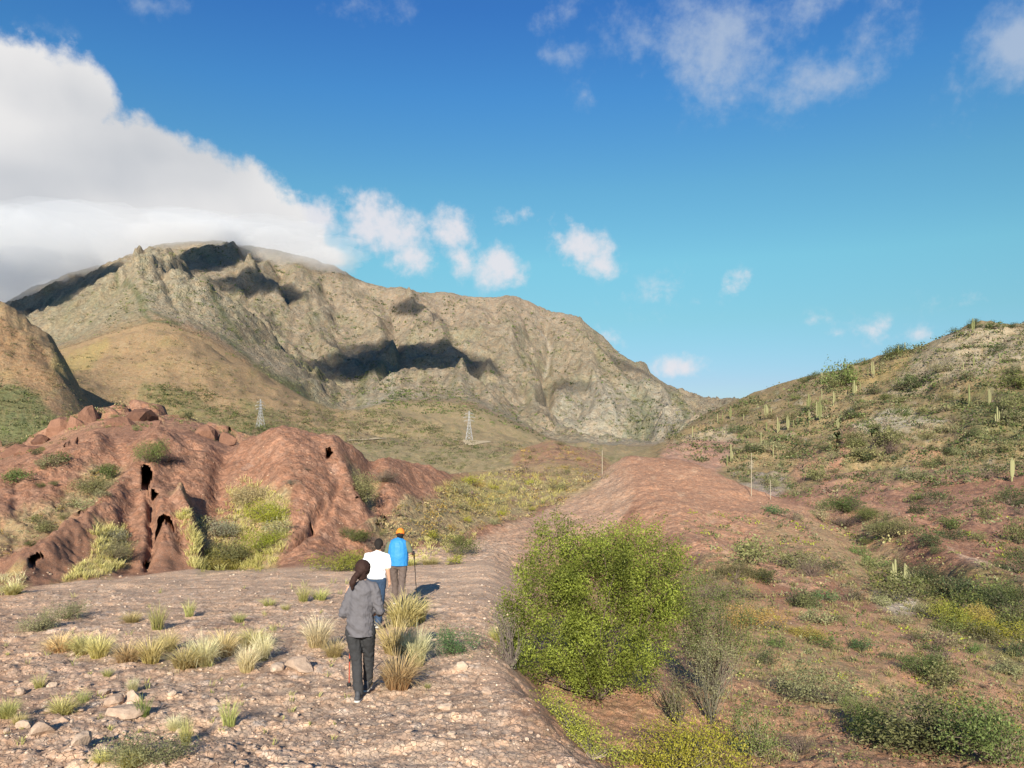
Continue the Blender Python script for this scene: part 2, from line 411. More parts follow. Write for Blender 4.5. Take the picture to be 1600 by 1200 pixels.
relief += bad * (1 - sm(-PXX, -740, -640)) * 0.20 * (ridged(XX / 5.0 - .1 * YY, YY / 8, 4, 46) - .45) + bad * .07 * fbm(XX / .9, YY / 1.1, 4, 48)
def ridge_line(pts, width, height, m=1.0):
    global relief
    d = seg_dist(PXX + 9 * W1, BASE_ROW + 7 * W1, pts)
    relief += bad * m * height * np.exp(-(d / width) ** 2)
# ribs and gullies of the left badland
ridge_line([(250, 700), (200, 760), (130, 830), (40, 895)], 26, .6)
ridge_line([(150, 700), (80, 750), (-40, 815)], 22, 0.7)
ridge_line([(60, 735), (0, 775)], 18, 0.3)
ridge_line([(190, 720), (140, 770), (60, 840), (-30, 890)], 22, -0.35)
ridge_line([(262, 800), (256, 840), (262, 885)], 30, .55)
ridge_line([(285, 800), (300, 840), (304, 885)], 12, .8)
ridge_line([(235, 790), (240, 830), (228, 885)], 7, -.6)
ridge_line([(205, 770), (205, 830), (195, 890)], 16, -0.3)
ridge_line([(350, 700), (345, 740), (330, 790)], 16, -0.45)
ridge_line([(385, 760), (370, 820), (350, 890)], 46, -.8)
ridge_line([(440, 690), (470, 760), (480, 880)], 46, 0.6)
ridge_line([(505, 790), (485, 845), (455, 870)], 5, -0.4)
ridge_line([(470, 860), (510, 812), (528, 760)], 5, -0.25)
ridge_line([(520, 700), (545, 760), (565, 800)], 12, 0.55)
ridge_line([(575, 720), (580, 770), (600, 800)], 18, -0.9)
ridge_line([(560, 840), (590, 820), (600, 800)], 14, 0.6)
ridge_line([(980, 725), (1010, 790), (1120, 900), (1330, 1010)], 40, 0.7)
ridge_line([(1060, 722), (1180, 800), (1300, 900)], 50, 0.4)
ridge_line([(1330, 800), (1410, 840), (1500, 900), (1600, 940)], 22, 0.9)
ridge_line([(1300, 800), (1380, 880), (1480, 920)], 26, -0.7)

# ---- slopes 95 .. 420 m
mid = sm(YY, 95, 125) * sm(-YY, -470, -400)
rhill = mid * sm(PXX, 1000, 1080)
warp2 = fbm(XX / 30, YY / 30, 3, 61)
relief += mid * 1.6 * fbm(XX / 24 + warp2, YY / 30, 5, 62)
relief += rhill * 3.2 * (ridged(XX / 26 - 0.018 * YY + warp2, YY / 70 + .012 * XX, 4, 63) - 0.45) * sm(-YY, -330, -230)
relief += sm(PXX, 1180, 1300) * sm(YY, 48, 60) * sm(-YY, -170, -120) * 1.5 * (ridged(XX / 11 - 0.05 * YY + warp2, YY / 34, 4, 66) - .45)
lb = mid * sm(-PXX, -470, -380) * sm(-YY, -170, -140)
b1, b2, bid = worley(XX / 5.0 + warp2, YY / 6.0, 64)
relief += lb * (2.2 * sm(b2 - b1, 0, .35) * bid ** 1.2 - 0.4)
relief += mid * 0.5 * fbm(XX / 4, YY / 4, 3, 65)

# ---- foothills 400 .. 1400 m
foot = sm(YY, 420, 520) * sm(-YY, -1450, -1250)
warp3 = fbm(XX / 130, YY / 130, 3, 71)
relief += foot * (11 * (ridged(XX / 95 + .3 * warp3 - YY / 600, YY / 260, 4, 72) - .45) + 7 * fbm(XX / 90, YY / 90, 5, 73))

relief += foot * sm(-PXX, -150, -60) * sm(-YY, -800, -650) * (4 * (ridged(XX / 22 + YY / 90, YY / 40, 4, 75) - .45) + 3 * fbm(XX / 9, YY / 9, 3, 76))
# ---- the range
mt = sm(YY, 1350, 1750)
warp4 = fbm(XX / 420, YY / 420, 4, 81)
cresty = np.array([np.interp(PX, fine, np.exp(np.interp(fine, np.array(LINES[-2])[:, 0], np.log(np.array(LINES[-2])[:, 1]))))])
nearcrest = np.exp(-((YY - cresty) / 170.0) ** 2)
amp = mt * (1 - 0.80 * nearcrest)
relief += amp * 85 * (ridged(XX / 330 + 0.55 * warp4 + YY / 2600, YY / 900 + .15 * warp4, 5, 82, 0.55) - 0.50)
relief += mt * (1 - .4 * nearcrest) * 16 * fbm(XX / 90 + warp4, YY / 110, 5, 83, 0.55)
relief += mt * 6 * ridged(XX / 28, YY / 34, 3, 84)
relief += amp * 26 * (ridged(XX / 120 + .4 * warp4, YY / 420, 4, 85, .55) - .5)
def range_line(pts, width, height, lo=1500, hi=3400):
    global relief
    d = seg_dist(PXX + 10 * fbm(PXX / 40, BASE_ROW / 40, 2, 86), BASE_ROW + 8 * W1, pts)
    relief += amp * height * np.exp(-np.abs(d / width) ** 1.3) * (YY > lo) * (YY < hi)
range_line([(350, 380), (395, 440), (465, 500), (525, 565)], 12, 42, 2250)
range_line([(430, 390), (440, 440), (455, 480), (500, 560)], 12, -42, 2250)
range_line([(520, 415), (545, 470), (590, 520), (610, 560)], 12, 36, 2250)
range_line([(625, 452), (650, 500), (700, 545), (760, 580)], 13, 44, 2150)
range_line([(600, 450), (615, 500), (625, 560)], 13, -36, 2150)
range_line([(800, 462), (790, 510), (800, 560), (840, 620)], 14, 36, 2050)
range_line([(850, 480), (862, 530), (848, 580), (860, 650)], 12, -55, 2050)
range_line([(905, 498), (915, 545), (930, 600), (950, 660)], 14, 40, 2050)
range_line([(960, 545), (985, 600), (1010, 660)], 13, -30, 2050)
range_line([(1000, 575), (1040, 630), (1050, 670)], 12, 28, 2050)
range_line([(680, 606), (655, 630), (620, 665)], 10, 20, 1500, 2000)
range_line([(716, 608), (740, 635), (790, 675)], 10, 20, 1500, 2000)
range_line([(690, 600), (690, 660)], 9, -22, 1500, 2000)
range_line([(222, 425), (215, 450), (240, 500), (300, 560)], 10, 26, 1500, 2100)
range_line([(255, 430), (275, 465), (330, 520), (400, 585)], 9, -22, 1500, 2100)
range_line([(190, 440), (155, 470), (110, 520)], 10, 18, 1500, 2100)

ZZ = ZZ + relief

# ---- caves and clefts: the rock runs back into the hill there
HOLES = [  # outline in bearing / height angle, depth in m
    ([(219, 722), (232, 722), (241, 735), (242, 752), (236, 764), (231, 774), (222, 778), (219, 765), (217, 745)], 6.5),
    ([(236, 768), (248, 770), (250, 778), (242, 784), (236, 779)], 3.0),
    ([(246, 802), (262, 797), (270, 806), (277, 828), (268, 826), (258, 812), (252, 822), (246, 838), (240, 852), (236, 846), (243, 822)], 4.0),
    ([(222, 888), (228, 880), (238, 876), (236, 886), (229, 896), (222, 896)], 3.0),
    ([(42, 874), (60, 864), (76, 862), (60, 876), (48, 892), (42, 890)], 2.0),
    ([(121, 800), (128, 796), (129, 806), (122, 806)], 2.0),
    ([(510, 698), (516, 695), (521, 708), (519, 716), (522, 719), (508, 718), (509, 708)], 4.0),
    ([(582, 824), (596, 814), (601, 804), (606, 816), (598, 824)], 4.0),
    ([(484, 832), (489, 815), (491, 822), (488, 838), (484, 842)], 1.6),
    ([(553, 760), (557, 765), (560, 782), (556, 772)], 1.5),
    ([(1302, 678), (1314, 676), (1313, 690), (1306, 712), (1301, 708)], 14),
    ([(1359, 672), (1371, 668), (1374, 686), (1370, 694), (1366, 684), (1357, 688)], 14),
    ([(1380, 702), (1386, 692), (1388, 694), (1382, 705)], 8),
    ([(1443, 760), (1455, 750), (1470, 746), (1470, 752), (1458, 756), (1446, 764)], 7),
    ([(98, 698), (103, 686), (114, 696), (110, 700)], 8),
    ([(353, 684), (358, 678), (367, 684), (366, 696), (360, 694)], 8),
    ([(22, 716), (38, 704), (40, 698), (30, 714)], 6),
    ([(116, 682), (121, 680), (123, 694), (118, 692)], 6),
]
ROWV = HZ - F * (ZZ - CZ) / YY
vis = np.minimum.accumulate(ROWV, axis=0)
VISIBLE = ROWV <= vis + 0.6
YSH = YY.copy(); XSH = XX.copy()
for pts, dep in HOLES:
    a = np.array(pts, float); a = a.mean(0) + (a - a.mean(0)) * (1.0 if dep > 8.5 else .70); pts = [tuple(q) for q in a]
    cx, cy = a.mean(0); c = int(np.searchsorted(PX, cx)); i = int(np.searchsorted(-vis[:, c], -cy)); yc = YY[min(i, len(YY) - 1), 0]
    sel = (PXX > a[:, 0].min() - 6) & (PXX < a[:, 0].max() + 6) & (ROWV > a[:, 1].min() - 6) & (ROWV < a[:, 1].max() + 6) & (YY > yc * .84) & (YY < yc * 1.16)
    m = np.zeros(PXX.shape)
    m[sel] = poly_mask((PXX + 2 * W1)[sel], ROWV[sel], pts, 1.2)
    k_ = np.where(m > 0.5, dep, 0) / YY
    YSH = YSH + k_ * YY; XSH = XSH + k_ * XX
# ------------------------------------------------------------------ what the land is made of (base colours)
def C3(*c): return np.array(c, np.float32)
def lay_(A, m, c):
    return A * (1 - m[..., None]) + C3(*c) * m[..., None]
ROWN = BASE_ROW
fA = fbm(PXX / 22, ROWN / 14, 4, 101)
fB = fbm(PXX / 7, ROWN / 4.5, 4, 102)
fW = fbm(XX / 3.0, YY / 3.0, 4, 103)
fS = fbm(XX / 0.7, YY / 0.7, 3, 104)
A = np.ones(PXX.shape + (3,), np.float32) * C3(.54, .375, .255)
# near ridge: grey pink conglomerate, stones of mixed tone
A = A * (1 + 0.22 * fW[..., None] + 0.16 * fS[..., None])
tone = (wid * .45 + vid * .55)
A = A * (1 + m_near[..., None] * 0.40 * (tone[..., None] - .5))
A = lay_(A, m_near * sm(vid, .94, .96) * .4, (.52, .44, .37))
A = lay_(A, m_near * sm(fbm(XX / 2.2, YY / 2.2, 3, 105), .1, .6) * .35, (.33, .20, .14))
A = lay_(A, m_near * sm(-(w2 - w1), -.10, 0) * .6, (.15, .095, .065))
# path trodden pale
trod = np.exp(-((PXX - np.interp(YY, [6, 9, 14, 20, 30, 45, 62], [640, 600, 620, 690, 730, 790, 850])) / np.interp(YY, [6, 9, 14, 30, 60], [130, 90, 60, 50, 26])) ** 2)
A = lay_(A, trod * .25 * (YY < 70), (.56, .41, .29))
# right flank
rl = right_land * sm(-YY, -60, -30)
A = lay_(A, rl, (.41, .235, .14))
A = lay_(A, rl * sm(fA, 0.02, .45) * .4, (.36, .27, .13))
A = lay_(A, rl * sm(fB, .15, .6) * .35, (.21, .20, .085))
# left side turning redder
A = lay_(A, m_near * sm(-PXX, -110, 40) * .5, (.40, .24, .15))
# red badlands
RED = C3(.275, .148, .094)
bm = sm(YY - YST + 0.6 * W1, -1.2, .6)
path_m = poly_mask(PXX + 5 * W1, ROWN + 4 * W1, [(600, 905), (640, 868), (720, 848), (760, 836), (810, 815), (850, 800), (900, 770), (948, 738), (972, 726), (985, 735), (995, 770), (990, 800), (960, 830), (900, 860), (860, 920), (700, 960), (600, 950)], 5)
bmc = bm * (1 - path_m * (YY < 90) * (.92 - .35 * sm(YY, 34, 50)))
redv = (RED * (1 + .20 * fbm(XX / 5, YY / 5, 4, 110)[..., None] + 0.16 * fS[..., None] + .20 * (cid[..., None] - .5)))
A = A * (1 - bmc[..., None]) + redv * bmc[..., None]
A = lay_(A, bad * sm(fbm(XX / 1.1, YY / 1.3, 3, 111), .42, .62) * .35, (.46, .30, .22))
rm = poly_mask(PXX + 8 * W1, ROWN, [(960, 745), (985, 715), (1110, 730), (1260, 800), (1330, 880), (1250, 960), (1100, 900), (1000, 860), (990, 790)], 14) * (YY > 30) * (YY < 90)
A = lay_(A, rm * .8, (.395, .225, .14))
A = lay_(A, rm * sm(fA, .1, .5) * .45, (.47, .31, .20))
# dry grass and scrub ground among the badlands
def patch(pts, c, k=.85, soft=9, ymin=24, ymax=130, br=0.0):
    global A
    a = np.array(pts, float)
    PC = np.clip(PXX, 4, 1596)
    sel = (PC > a[:, 0].min() - 50) & (PC < a[:, 0].max() + 50) & (ROWN > a[:, 1].min() - 50) & (ROWN < a[:, 1].max() + 50) & (YY > ymin) & (YY < ymax)
    m = np.zeros(PXX.shape)
    m[sel] = poly_mask((np.clip(PC + 14 * W1 + 8 * fB, 4, 1596))[sel], (ROWN + 8 * W1 + 5 * fB)[sel], pts, soft)
    m = m * np.clip(1 + br * fB * 3, 0, 1)
    A = lay_(A, m * k, c)
YG = (.44, .38, .15); OG = (.34, .27, .14); GG = (.17, .18, .065); PK = (.40, .30, .22)
patch([(268, 795), (290, 805), (330, 850), (305, 895), (430, 890), (450, 840), (452, 780), (400, 750), (368, 760), (362, 800), (330, 815)], OG, .75)
patch([(150, 830), (195, 825), (200, 870), (170, 900), (80, 915), (150, 870)], YG, .7)
patch([(190, 722), (150, 730), (90, 782), (0, 822), (-60, 850), (-60, 880), (0, 862), (60, 835), (140, 785), (180, 760)], OG, .7, br=.4)
patch([(-60, 905), (40, 905), (30, 930), (-60, 935)], YG, .6)
patch([(540, 720), (600, 735), (580, 780), (555, 770)], OG, .6)
patch([(560, 830), (640, 780), (700, 770), (760, 735), (830, 745), (900, 760), (960, 745), (930, 765), (860, 790), (800, 815), (700, 840), (600, 850)], OG, .85, br=.3, ymax=110)
patch([(680, 760), (740, 740), (800, 760), (790, 800), (720, 810)], (.40, .33, .10), .6, br=.5, ymax=110)
patch([(850, 720), (910, 730), (935, 750), (880, 775), (845, 760)], YG, .5, br=.4, ymax=110)
patch([(1240, 800), (1330, 790), (1420, 830), (1400, 900), (1330, 900), (1270, 850)], OG, .55, br=.8)
patch([(1180, 820), (1260, 850), (1420, 890), (1500, 960), (1600, 960), (1600, 1100), (1480, 1000), (1330, 930), (1200, 880)], (.28, .22, .11), .6, br=.8, ymin=12)
patch([(1380, 870), (1500, 905), (1600, 930), (1600, 1060), (1450, 960)], (.15, .16, .06), .6, br=.6, ymin=12)
patch([(1060, 900), (1150, 880), (1200, 960), (1400, 1070), (1600, 1150), (1600, 1200), (1350, 1130), (1150, 1060), (1060, 1000)], (.30, .25, .12), .5, br=.9, ymin=9)
patch([(1368, 930), (1420, 918), (1445, 955), (1400, 960), (1372, 945)], (.50, .43, .33), .8, ymin=12, br=.2)
patch([(1490, 880), (1560, 890), (1590, 905), (1530, 915)], (.48, .35, .25), .7, ymin=12)
# ground between 95 and 420 m
mm = sm(YY, 90, 112) * (1 - sm(YY, 405, 440))
MIDC = C3(.33, .26, .14)
mc = MIDC * (1 + .18 * fA[..., None] + .16 * fB[..., None])
A = A * (1 - mm[..., None]) + mc * mm[..., None]
A = lay_(A, mm * sm(fbm(PXX / 13, ROWN / 7, 4, 121), .0, .40) * .62, (.17, .165, .062))
lbm = sm(YY, 90, 105) * sm(-YY, -160, -150) * sm(-PXX, -420, -370)
A = lay_(A, lbm * .92, (.31, .16, .105))
A = lay_(A, lbm * sm(fB, .1, .45) * .5, (.34, .25, .12))
cm = sm(YY, 100, 115) * sm(-YY, -200, -190) * poly_mask(PXX + 6 * W1, ROWN + 4 * fB, [(800, 715), (825, 690), (860, 682), (930, 702), (965, 735), (920, 750), (810, 750)], 5)
A = lay_(A, cm * .85, (.34, .19, .12))
A = lay_(A, cm * sm(fB, -.05, .3) * .55, (.30, .24, .10))
# right hillside
rh = sm(YY, 92, 110) * sm(PXX, 985, 1030) * (1 - sm(YY, 405, 440))
A = lay_(A, rh, (.27, .20, .105))
A = A * (1 + (rh * .22)[..., None] * (fA + fB)[..., None])
A = lay_(A, rh * sm(fbm(PXX / 24 + ROWN / 26, ROWN / 11 - PXX / 60, 4, 131), .05, .45) * .62, (.155, .15, .062))
A = lay_(A, rh * sm(fbm(PXX / 20, ROWN / 8, 4, 132), .20, .55) * .6, (.42, .37, .27))
def rpatch(pts, c, k=.9, br=.3, lo=92, hi=430): patch(pts, c, k, 6, lo, hi, br)
REDR = (.34, .19, .125)
rpatch([(1030, 715), (1040, 690), (1120, 684), (1150, 690), (1140, 712), (1120, 735), (1060, 728)], (.37, .22, .16), .9, .1)
rpatch([(1060, 684), (1130, 668), (1160, 690), (1110, 690)], (.44, .37, .26), .6, .3)
rpatch([(1312, 672), (1335, 672), (1325, 700), (1300, 770), (1262, 780), (1285, 740), (1308, 710)], REDR, .95, .1)
rpatch([(1230, 745), (1260, 705), (1290, 700), (1280, 730), (1245, 760)], REDR, .7, .3)
rpatch([(1230, 790), (1300, 760), (1345, 735), (1390, 760), (1500, 775), (1600, 790), (1600, 830), (1400, 830), (1240, 815)], REDR, .8, .9, 55)
rpatch([(1420, 700), (1470, 710), (1500, 760), (1480, 770), (1430, 740)], REDR, .7, .4)
rpatch([(1470, 745), (1500, 735), (1520, 765), (1470, 765)], REDR, .8, .3)
rpatch([(1320, 660), (1420, 640), (1480, 650), (1400, 680), (1330, 675)], (.46, .41, .30), .7, .5)
rpatch([(1440, 520), (1600, 505), (1600, 570), (1500, 600), (1380, 620), (1430, 560)], (.42, .36, .26), .55, .6)
rpatch([(1480, 620), (1600, 600), (1600, 700), (1530, 700)], (.12, .13, .05), .6, .6)
rpatch([(1340, 540), (1470, 530), (1400, 590), (1330, 600)], (.36, .27, .11), .5, .5)
rpatch([(1150, 770), (1180, 745), (1225, 745), (1210, 790), (1170, 785)], (.38, .33, .29), .5, .3)
# foothills
ff = sm(YY, 410, 470) * (1 - sm(YY, 1380, 1480))
fc = C3(.285, .198, .112) * (1 + .16 * fA[..., None] + .18 * fB[..., None])
A = A * (1 - ff[..., None]) + fc * ff[..., None]
A = lay_(A, ff * sm(fbm(PXX / 40, ROWN / 16, 4, 141), .05, .5) * .5, (.27, .205, .09))
A = lay_(A, ff * sm(PXX, 440, 620) * .55, (.30, .25, .14))
A = lay_(A, ff * sm(fbm(PXX / 8, ROWN / 3.6, 4, 142), .12, .42) * .60 * (.35 + .65 * sm(ROWN, 600, 680)), (.15, .16, .065))
def fpatch(pts, c, k=.8, br=.3, lo=420, hi=1400): patch(pts, c, k, 6, lo, hi, br)
fpatch([(75, 570), (110, 560), (165, 528), (175, 545), (120, 590), (85, 610), (60, 580)], (.32, .255, .10), .6)
fpatch([(0, 600), (60, 610), (95, 660), (70, 690), (0, 690)], (.10, .12, .05), .85, .3, 300, 800)
fpatch([(0, 500), (60, 540), (100, 610), (60, 620), (0, 570)], (.27, .165, .09), .7, .3)
fpatch([(225, 600), (300, 615), (390, 660), (400, 690), (300, 670), (210, 640)], (.13, .15, .06), .5, .9)
fpatch([(380, 625), (420, 640), (470, 680), (500, 690), (400, 700)], (.12, .14, .055), .55, .8)
# the range
mo = sm(YY, 1380, 1480)
mA = fbm(XX / 240, YY / 260, 5, 151); mB = fbm(PXX / 5.5, ROWN / 3.6, 4, 152); mC = fbm(PXX / 30, ROWN / 18, 4, 153)
mcol = C3(.262, .215, .148) * (1 + .20 * mA[..., None] + .18 * mB[..., None])
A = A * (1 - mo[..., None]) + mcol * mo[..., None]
A = lay_(A, mo * sm(mC, .0, .5) * .5, (.235, .225, .13))
A = lay_(A, mo * sm(-mC, .05, .5) * .45, (.37, .30, .215))
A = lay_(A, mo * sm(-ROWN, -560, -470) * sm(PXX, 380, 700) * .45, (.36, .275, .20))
A = lay_(A, mo * sm(mB, .20, .45) * .55 * sm(fbm(PXX / 46, ROWN / 34, 3, 154), -.15, .3), (.115, .12, .055))
A = lay_(A, mo * sm(-mB, .28, .5) * .45, (.40, .36, .28))
patch([(860, 640), (920, 600), (1000, 600), (1080, 650), (1040, 690), (940, 700), (880, 680)], (.36, .325, .25), .6, 12, 1400, 4500, .3)
patch([(990, 600), (1030, 640), (1010, 690), (960, 690), (985, 650)], (.15, .165, .09), .6, 6, 1400, 4500, .9)
patch([(540, 640), (620, 590), (625, 650), (560, 660)], (.36, .32, .24), .5, 8, 1400, 4500, .3)
patch([(160, 430), (240, 395), (330, 440), (420, 520), (300, 500), (200, 470)], (.36, .32, .22), .35, 8, 1400, 2200, .6)
patch([(60, 500), (160, 445), (220, 480), (330, 560), (400, 600), (540, 650), (300, 560), (110, 560)], (.29, .26, .155), .35, 8, 1400, 2200, .3)
def streak(pts, w, c, k=.7, lo=1400, hi=4500):
    global A
    d = seg_dist(PXX + 5 * W1 + 4 * mB, ROWN + 4 * W1 + 3 * mB, pts)
    A = lay_(A, np.exp(-(d / w) ** 2) * k * (YY > lo) * (YY < hi), c)
DG = (.11, .125, .06)
streak([(180, 445), (215, 470), (235, 500), (278, 505)], 3.5, DG)
streak([(215, 470), (270, 500)], 3, DG, .6)
streak([(330, 475), (350, 500), (380, 530), (430, 550), (500, 605)], 3.5, DG)
streak([(345, 520), (400, 570), (520, 640)], 4, DG, .5)
streak([(400, 580), (470, 610), (540, 650)], 7, (.14, .15, .07), .6)
streak([(560, 640), (570, 600), (590, 590)], 8, DG, .5)
streak([(870, 540), (855, 575), (850, 600), (862, 640)], 3, (.20, .18, .12), .5)
streak([(850, 515), (862, 540), (850, 570)], 3, (.46, .40, .32), .6)
streak([(930, 520), (935, 570)], 4, DG, .35)
streak([(1030, 610), (1060, 630), (1075, 650)], 5, DG, .6)
A = np.clip(A, .02, .8)

# ------------------------------------------------------------------ ground material
def soil_material(name, s1, s2, bump, bdist, var=.30, cracks=0.0):
    m = bpy.data.materials.new(name); m.use_nodes = True
    nt = m.node_tree; b = nt.nodes['Principled BSDF']
    b.inputs['Roughness'].default_value = 0.95
    b.inputs['Specular IOR Level'].default_value = 0.12
    at = nn(nt, 'ShaderNodeAttribute', attribute_name='Col')
    geo = nt.nodes.new('ShaderNodeNewGeometry')
    a = nn(nt, 'ShaderNodeTexNoise'); a.inputs['Scale'].default_value = s1; a.inputs['Detail'].default_value = 6; a.inputs['Roughness'].default_value = .65
    c = nn(nt, 'ShaderNodeTexNoise'); c.inputs['Scale'].default_value = s2; c.inputs['Detail'].default_value = 4; c.inputs['Roughness'].default_value = .7
    v = nn(nt, 'ShaderNodeTexVoronoi'); v.inputs['Scale'].default_value = s2 * .8; v.feature = 'F1'
    ve = nn(nt, 'ShaderNodeTexVoronoi'); ve.inputs['Scale'].default_value = s1 * 1.6; ve.feature = 'F1'
    for n in (a, c, v, ve): nt.links.new(geo.outputs['Position'], n.inputs['Vector'])
    k = smath(nt, 'MULTIPLY_ADD', a.outputs[0], var * 2.0, 1 - var)
    k2 = smath(nt, 'MULTIPLY_ADD', c.outputs[0], var * 2.4, 1 - var * 1.2)
    sepc = nn(nt, 'ShaderNodeSeparateColor'); nt.links.new(v.outputs['Color'], sepc.inputs[0])
    k3 = smath(nt, 'MULTIPLY_ADD', sepc.outputs[0], var * 1.2, 1 - var * .6)
    kk = smath(nt, 'MULTIPLY', smath(nt, 'MULTIPLY', k, k2), k3)
    mul = vmath(nt, 'SCALE', at.outputs['Color']); nt.links.new(kk, mul.inputs['Scale'])
    # warm / cool drift between single stones
    sep2 = nn(nt, 'ShaderNodeSeparateColor'); nt.links.new(ve.outputs['Color'], sep2.inputs[0])
    tint = mixc(nt, sep2.outputs[1], (1.06, .98, .93), (.95, 1.0, 1.05))
    fin = mixc(nt, 1.0, mul.outputs[0], tint, 'MULTIPLY')
    nt.links.new(fin, b.inputs['Base Color'])
    h = smath(nt, 'ADD', smath(nt, 'MULTIPLY', a.outputs[0], 1.0), smath(nt, 'ADD', smath(nt, 'MULTIPLY', c.outputs[0], .45), smath(nt, 'MULTIPLY', v.outputs['Distance'], -.22)))
    if cracks:
        ed = nn(nt, 'ShaderNodeTexVoronoi'); ed.feature = 'DISTANCE_TO_EDGE'; ed.inputs['Scale'].default_value = cracks
        wv = vmath(nt, 'SCALE', a.outputs['Color']); wv.inputs['Scale'].default_value = .9 / cracks
        nt.links.new(vmath(nt, 'ADD', geo.outputs['Position'], wv.outputs[0]).outputs[0], ed.inputs['Vector'])
        ek = sstep(nt, ed.outputs['Distance'], .0, .07)
        amt = smath(nt, 'MULTIPLY', sstep(nt, a.outputs[0], .34, .60), .62)
        dark = smath(nt, 'SUBTRACT', 1.0, smath(nt, 'MULTIPLY', smath(nt, 'SUBTRACT', 1.0, ek), amt))
        sc2 = vmath(nt, 'SCALE', fin); nt.links.new(dark, sc2.inputs['Scale']); fin = sc2.outputs[0]
        nt.links.new(fin, b.inputs['Base Color'])
        h = smath(nt, 'ADD', h, smath(nt, 'MULTIPLY', ek, .5))
    bp = nn(nt, 'ShaderNodeBump'); bp.inputs['Strength'].default_value = bump; bp.inputs['Distance'].default_value = bdist
    nt.links.new(h, bp.inputs['Height']); nt.links.new(bp.outputs[0], b.inputs['Normal'])
    return m

def mesh_np(name, V, Fc, col=None, mat=None, smooth=False, parent=None, link=True):
    """one mesh object from vertex and face arrays (faces of one size)"""
    me = bpy.data.meshes.new(name)
    V = np.ascontiguousarray(V, np.float32); Fc = np.ascontiguousarray(Fc, np.int32)
    n, k = Fc.shape
    me.vertices.add(len(V)); me.vertices.foreach_set('co', V.ravel())
    me.loops.add(n * k); me.loops.foreach_set('vertex_index', Fc.ravel())
    me.polygons.add(n); me.polygons.foreach_set('loop_start', np.arange(0, n * k, k, dtype=np.int32))
    if smooth: me.polygons.foreach_set('use_smooth', np.ones(n, bool))
    me.update(calc_edges=True)
    if col is not None:
        ca = me.color_attributes.new('Col', 'FLOAT_COLOR', 'POINT')
        c4 = np.ones((len(V), 4), np.float32); c4[:, :3] = col
        ca.data.foreach_set('color', c4.ravel())
    if mat: me.materials.append(mat)
    o = bpy.data.objects.new(name, me)
    if link: COL.objects.link(o)
    if parent: o.parent = parent
    return o

specs = [('foreground_ground', None), ('ground', soil_material('near ground', 7.0, 38.0, .8, .014, .30, 16.0)), ('badland_hills', soil_material('red earth', 2.6, 9.0, 1.0, .12, .38)),
         ('hillside', soil_material('hillside earth', .9, 4.2, .9, .35, .30)), ('foothills', soil_material('foothill earth', .25, 1.1, .9, 1.3, .28)),
         ('mountain', soil_material('mountain rock', .06, .28, 1.0, 9.0, .28))]
nc = len(PX)
def piece(name, r0, r1, mat):
    nr = r1 - r0
    V = np.stack([XSH[r0:r1], YSH[r0:r1], ZZ[r0:r1]], -1).reshape(-1, 3)
    i = np.arange(nr - 1)[:, None] * nc + np.arange(nc - 1)[None, :]
    i = i.ravel()
    Fc = np.stack([i, i + 1, i + nc + 1, i + nc], 1)
    o = mesh_np(name, V, Fc, A[r0:r1].reshape(-1, 3), mat, smooth=True)
    return tag(o, kind='structure')
piece('ground', bounds[0][0], bounds[1][1], specs[1][1])
for k in (2, 3, 4, 5):
    piece(specs[k][0], bounds[k][0], bounds[k][1], specs[k][1])
# the plain that carries it all, out to the horizon
mpl = bpy.data.materials.new('plain'); mpl.use_nodes = True
mpl.node_tree.nodes['Principled BSDF'].inputs['Base Color'].default_value = (.26, .2, .13, 1)
mpl.node_tree.nodes['Principled BSDF'].inputs['Roughness'].default_value = 1
th = np.linspace(0, 2 * math.pi, 65)[:-1]
Vp = np.concatenate([[[0, 0, -70]], np.stack([np.cos(th) * 28000, np.sin(th) * 28000, th * 0 - 70], 1)])
Fp = np.array([[0, 1 + i, 1 + (i + 1) % 64] for i in range(64)])
tag(mesh_np('plain', Vp, Fp, None, mpl), kind='structure')

# ------------------------------------------------------------------ finding places on the land
LYr = LY[idx]
def hit(px, row, ymin=4.0, ymax=4400):
    """the first point of the land met along the sight line with this bearing and height angle -> world xyz"""
    c = np.interp(px, PX, np.arange(nc)); c0 = int(min(c, nc - 2)); t = c - c0
    z = ZZ[:, c0] * (1 - t) + ZZ[:, c0 + 1] * t
    y = YY[:, 0]
    r = HZ - F * (z - CZ) / y
    ok = np.nonzero((r <= row) & (y >= ymin) & (y <= ymax))[0]
    if len(ok) == 0: return None
    i = ok[0]
    if i > 0 and r[i - 1] > row and y[i - 1] >= ymin * .99:
        u = (r[i - 1] - row) / (r[i - 1] - r[i] + 1e-9)
        yy = y[i - 1] + u * (y[i] - y[i - 1]); zz = z[i - 1] + u * (z[i] - z[i - 1])
    else: yy = y[i]; zz = z[i]
    return Vector(((px - 800) / F * yy, yy, zz))

def ground_z(x, y):
    x = np.asarray(x, float); y = np.asarray(y, float)
    c = np.interp(x / y * F + 800, PX, np.arange(nc)); r = np.interp(np.log(y), LYr, np.arange(len(LYr)))
    c0 = np.clip(c.astype(int), 0, nc - 2); r0 = np.clip(r.astype(int), 0, len(LYr) - 2)
    u = c - c0; v = r - r0
    return (ZZ[r0, c0] * (1 - u) + ZZ[r0, c0 + 1] * u) * (1 - v) + (ZZ[r0 + 1, c0] * (1 - u) + ZZ[r0 + 1, c0 + 1] * u) * v
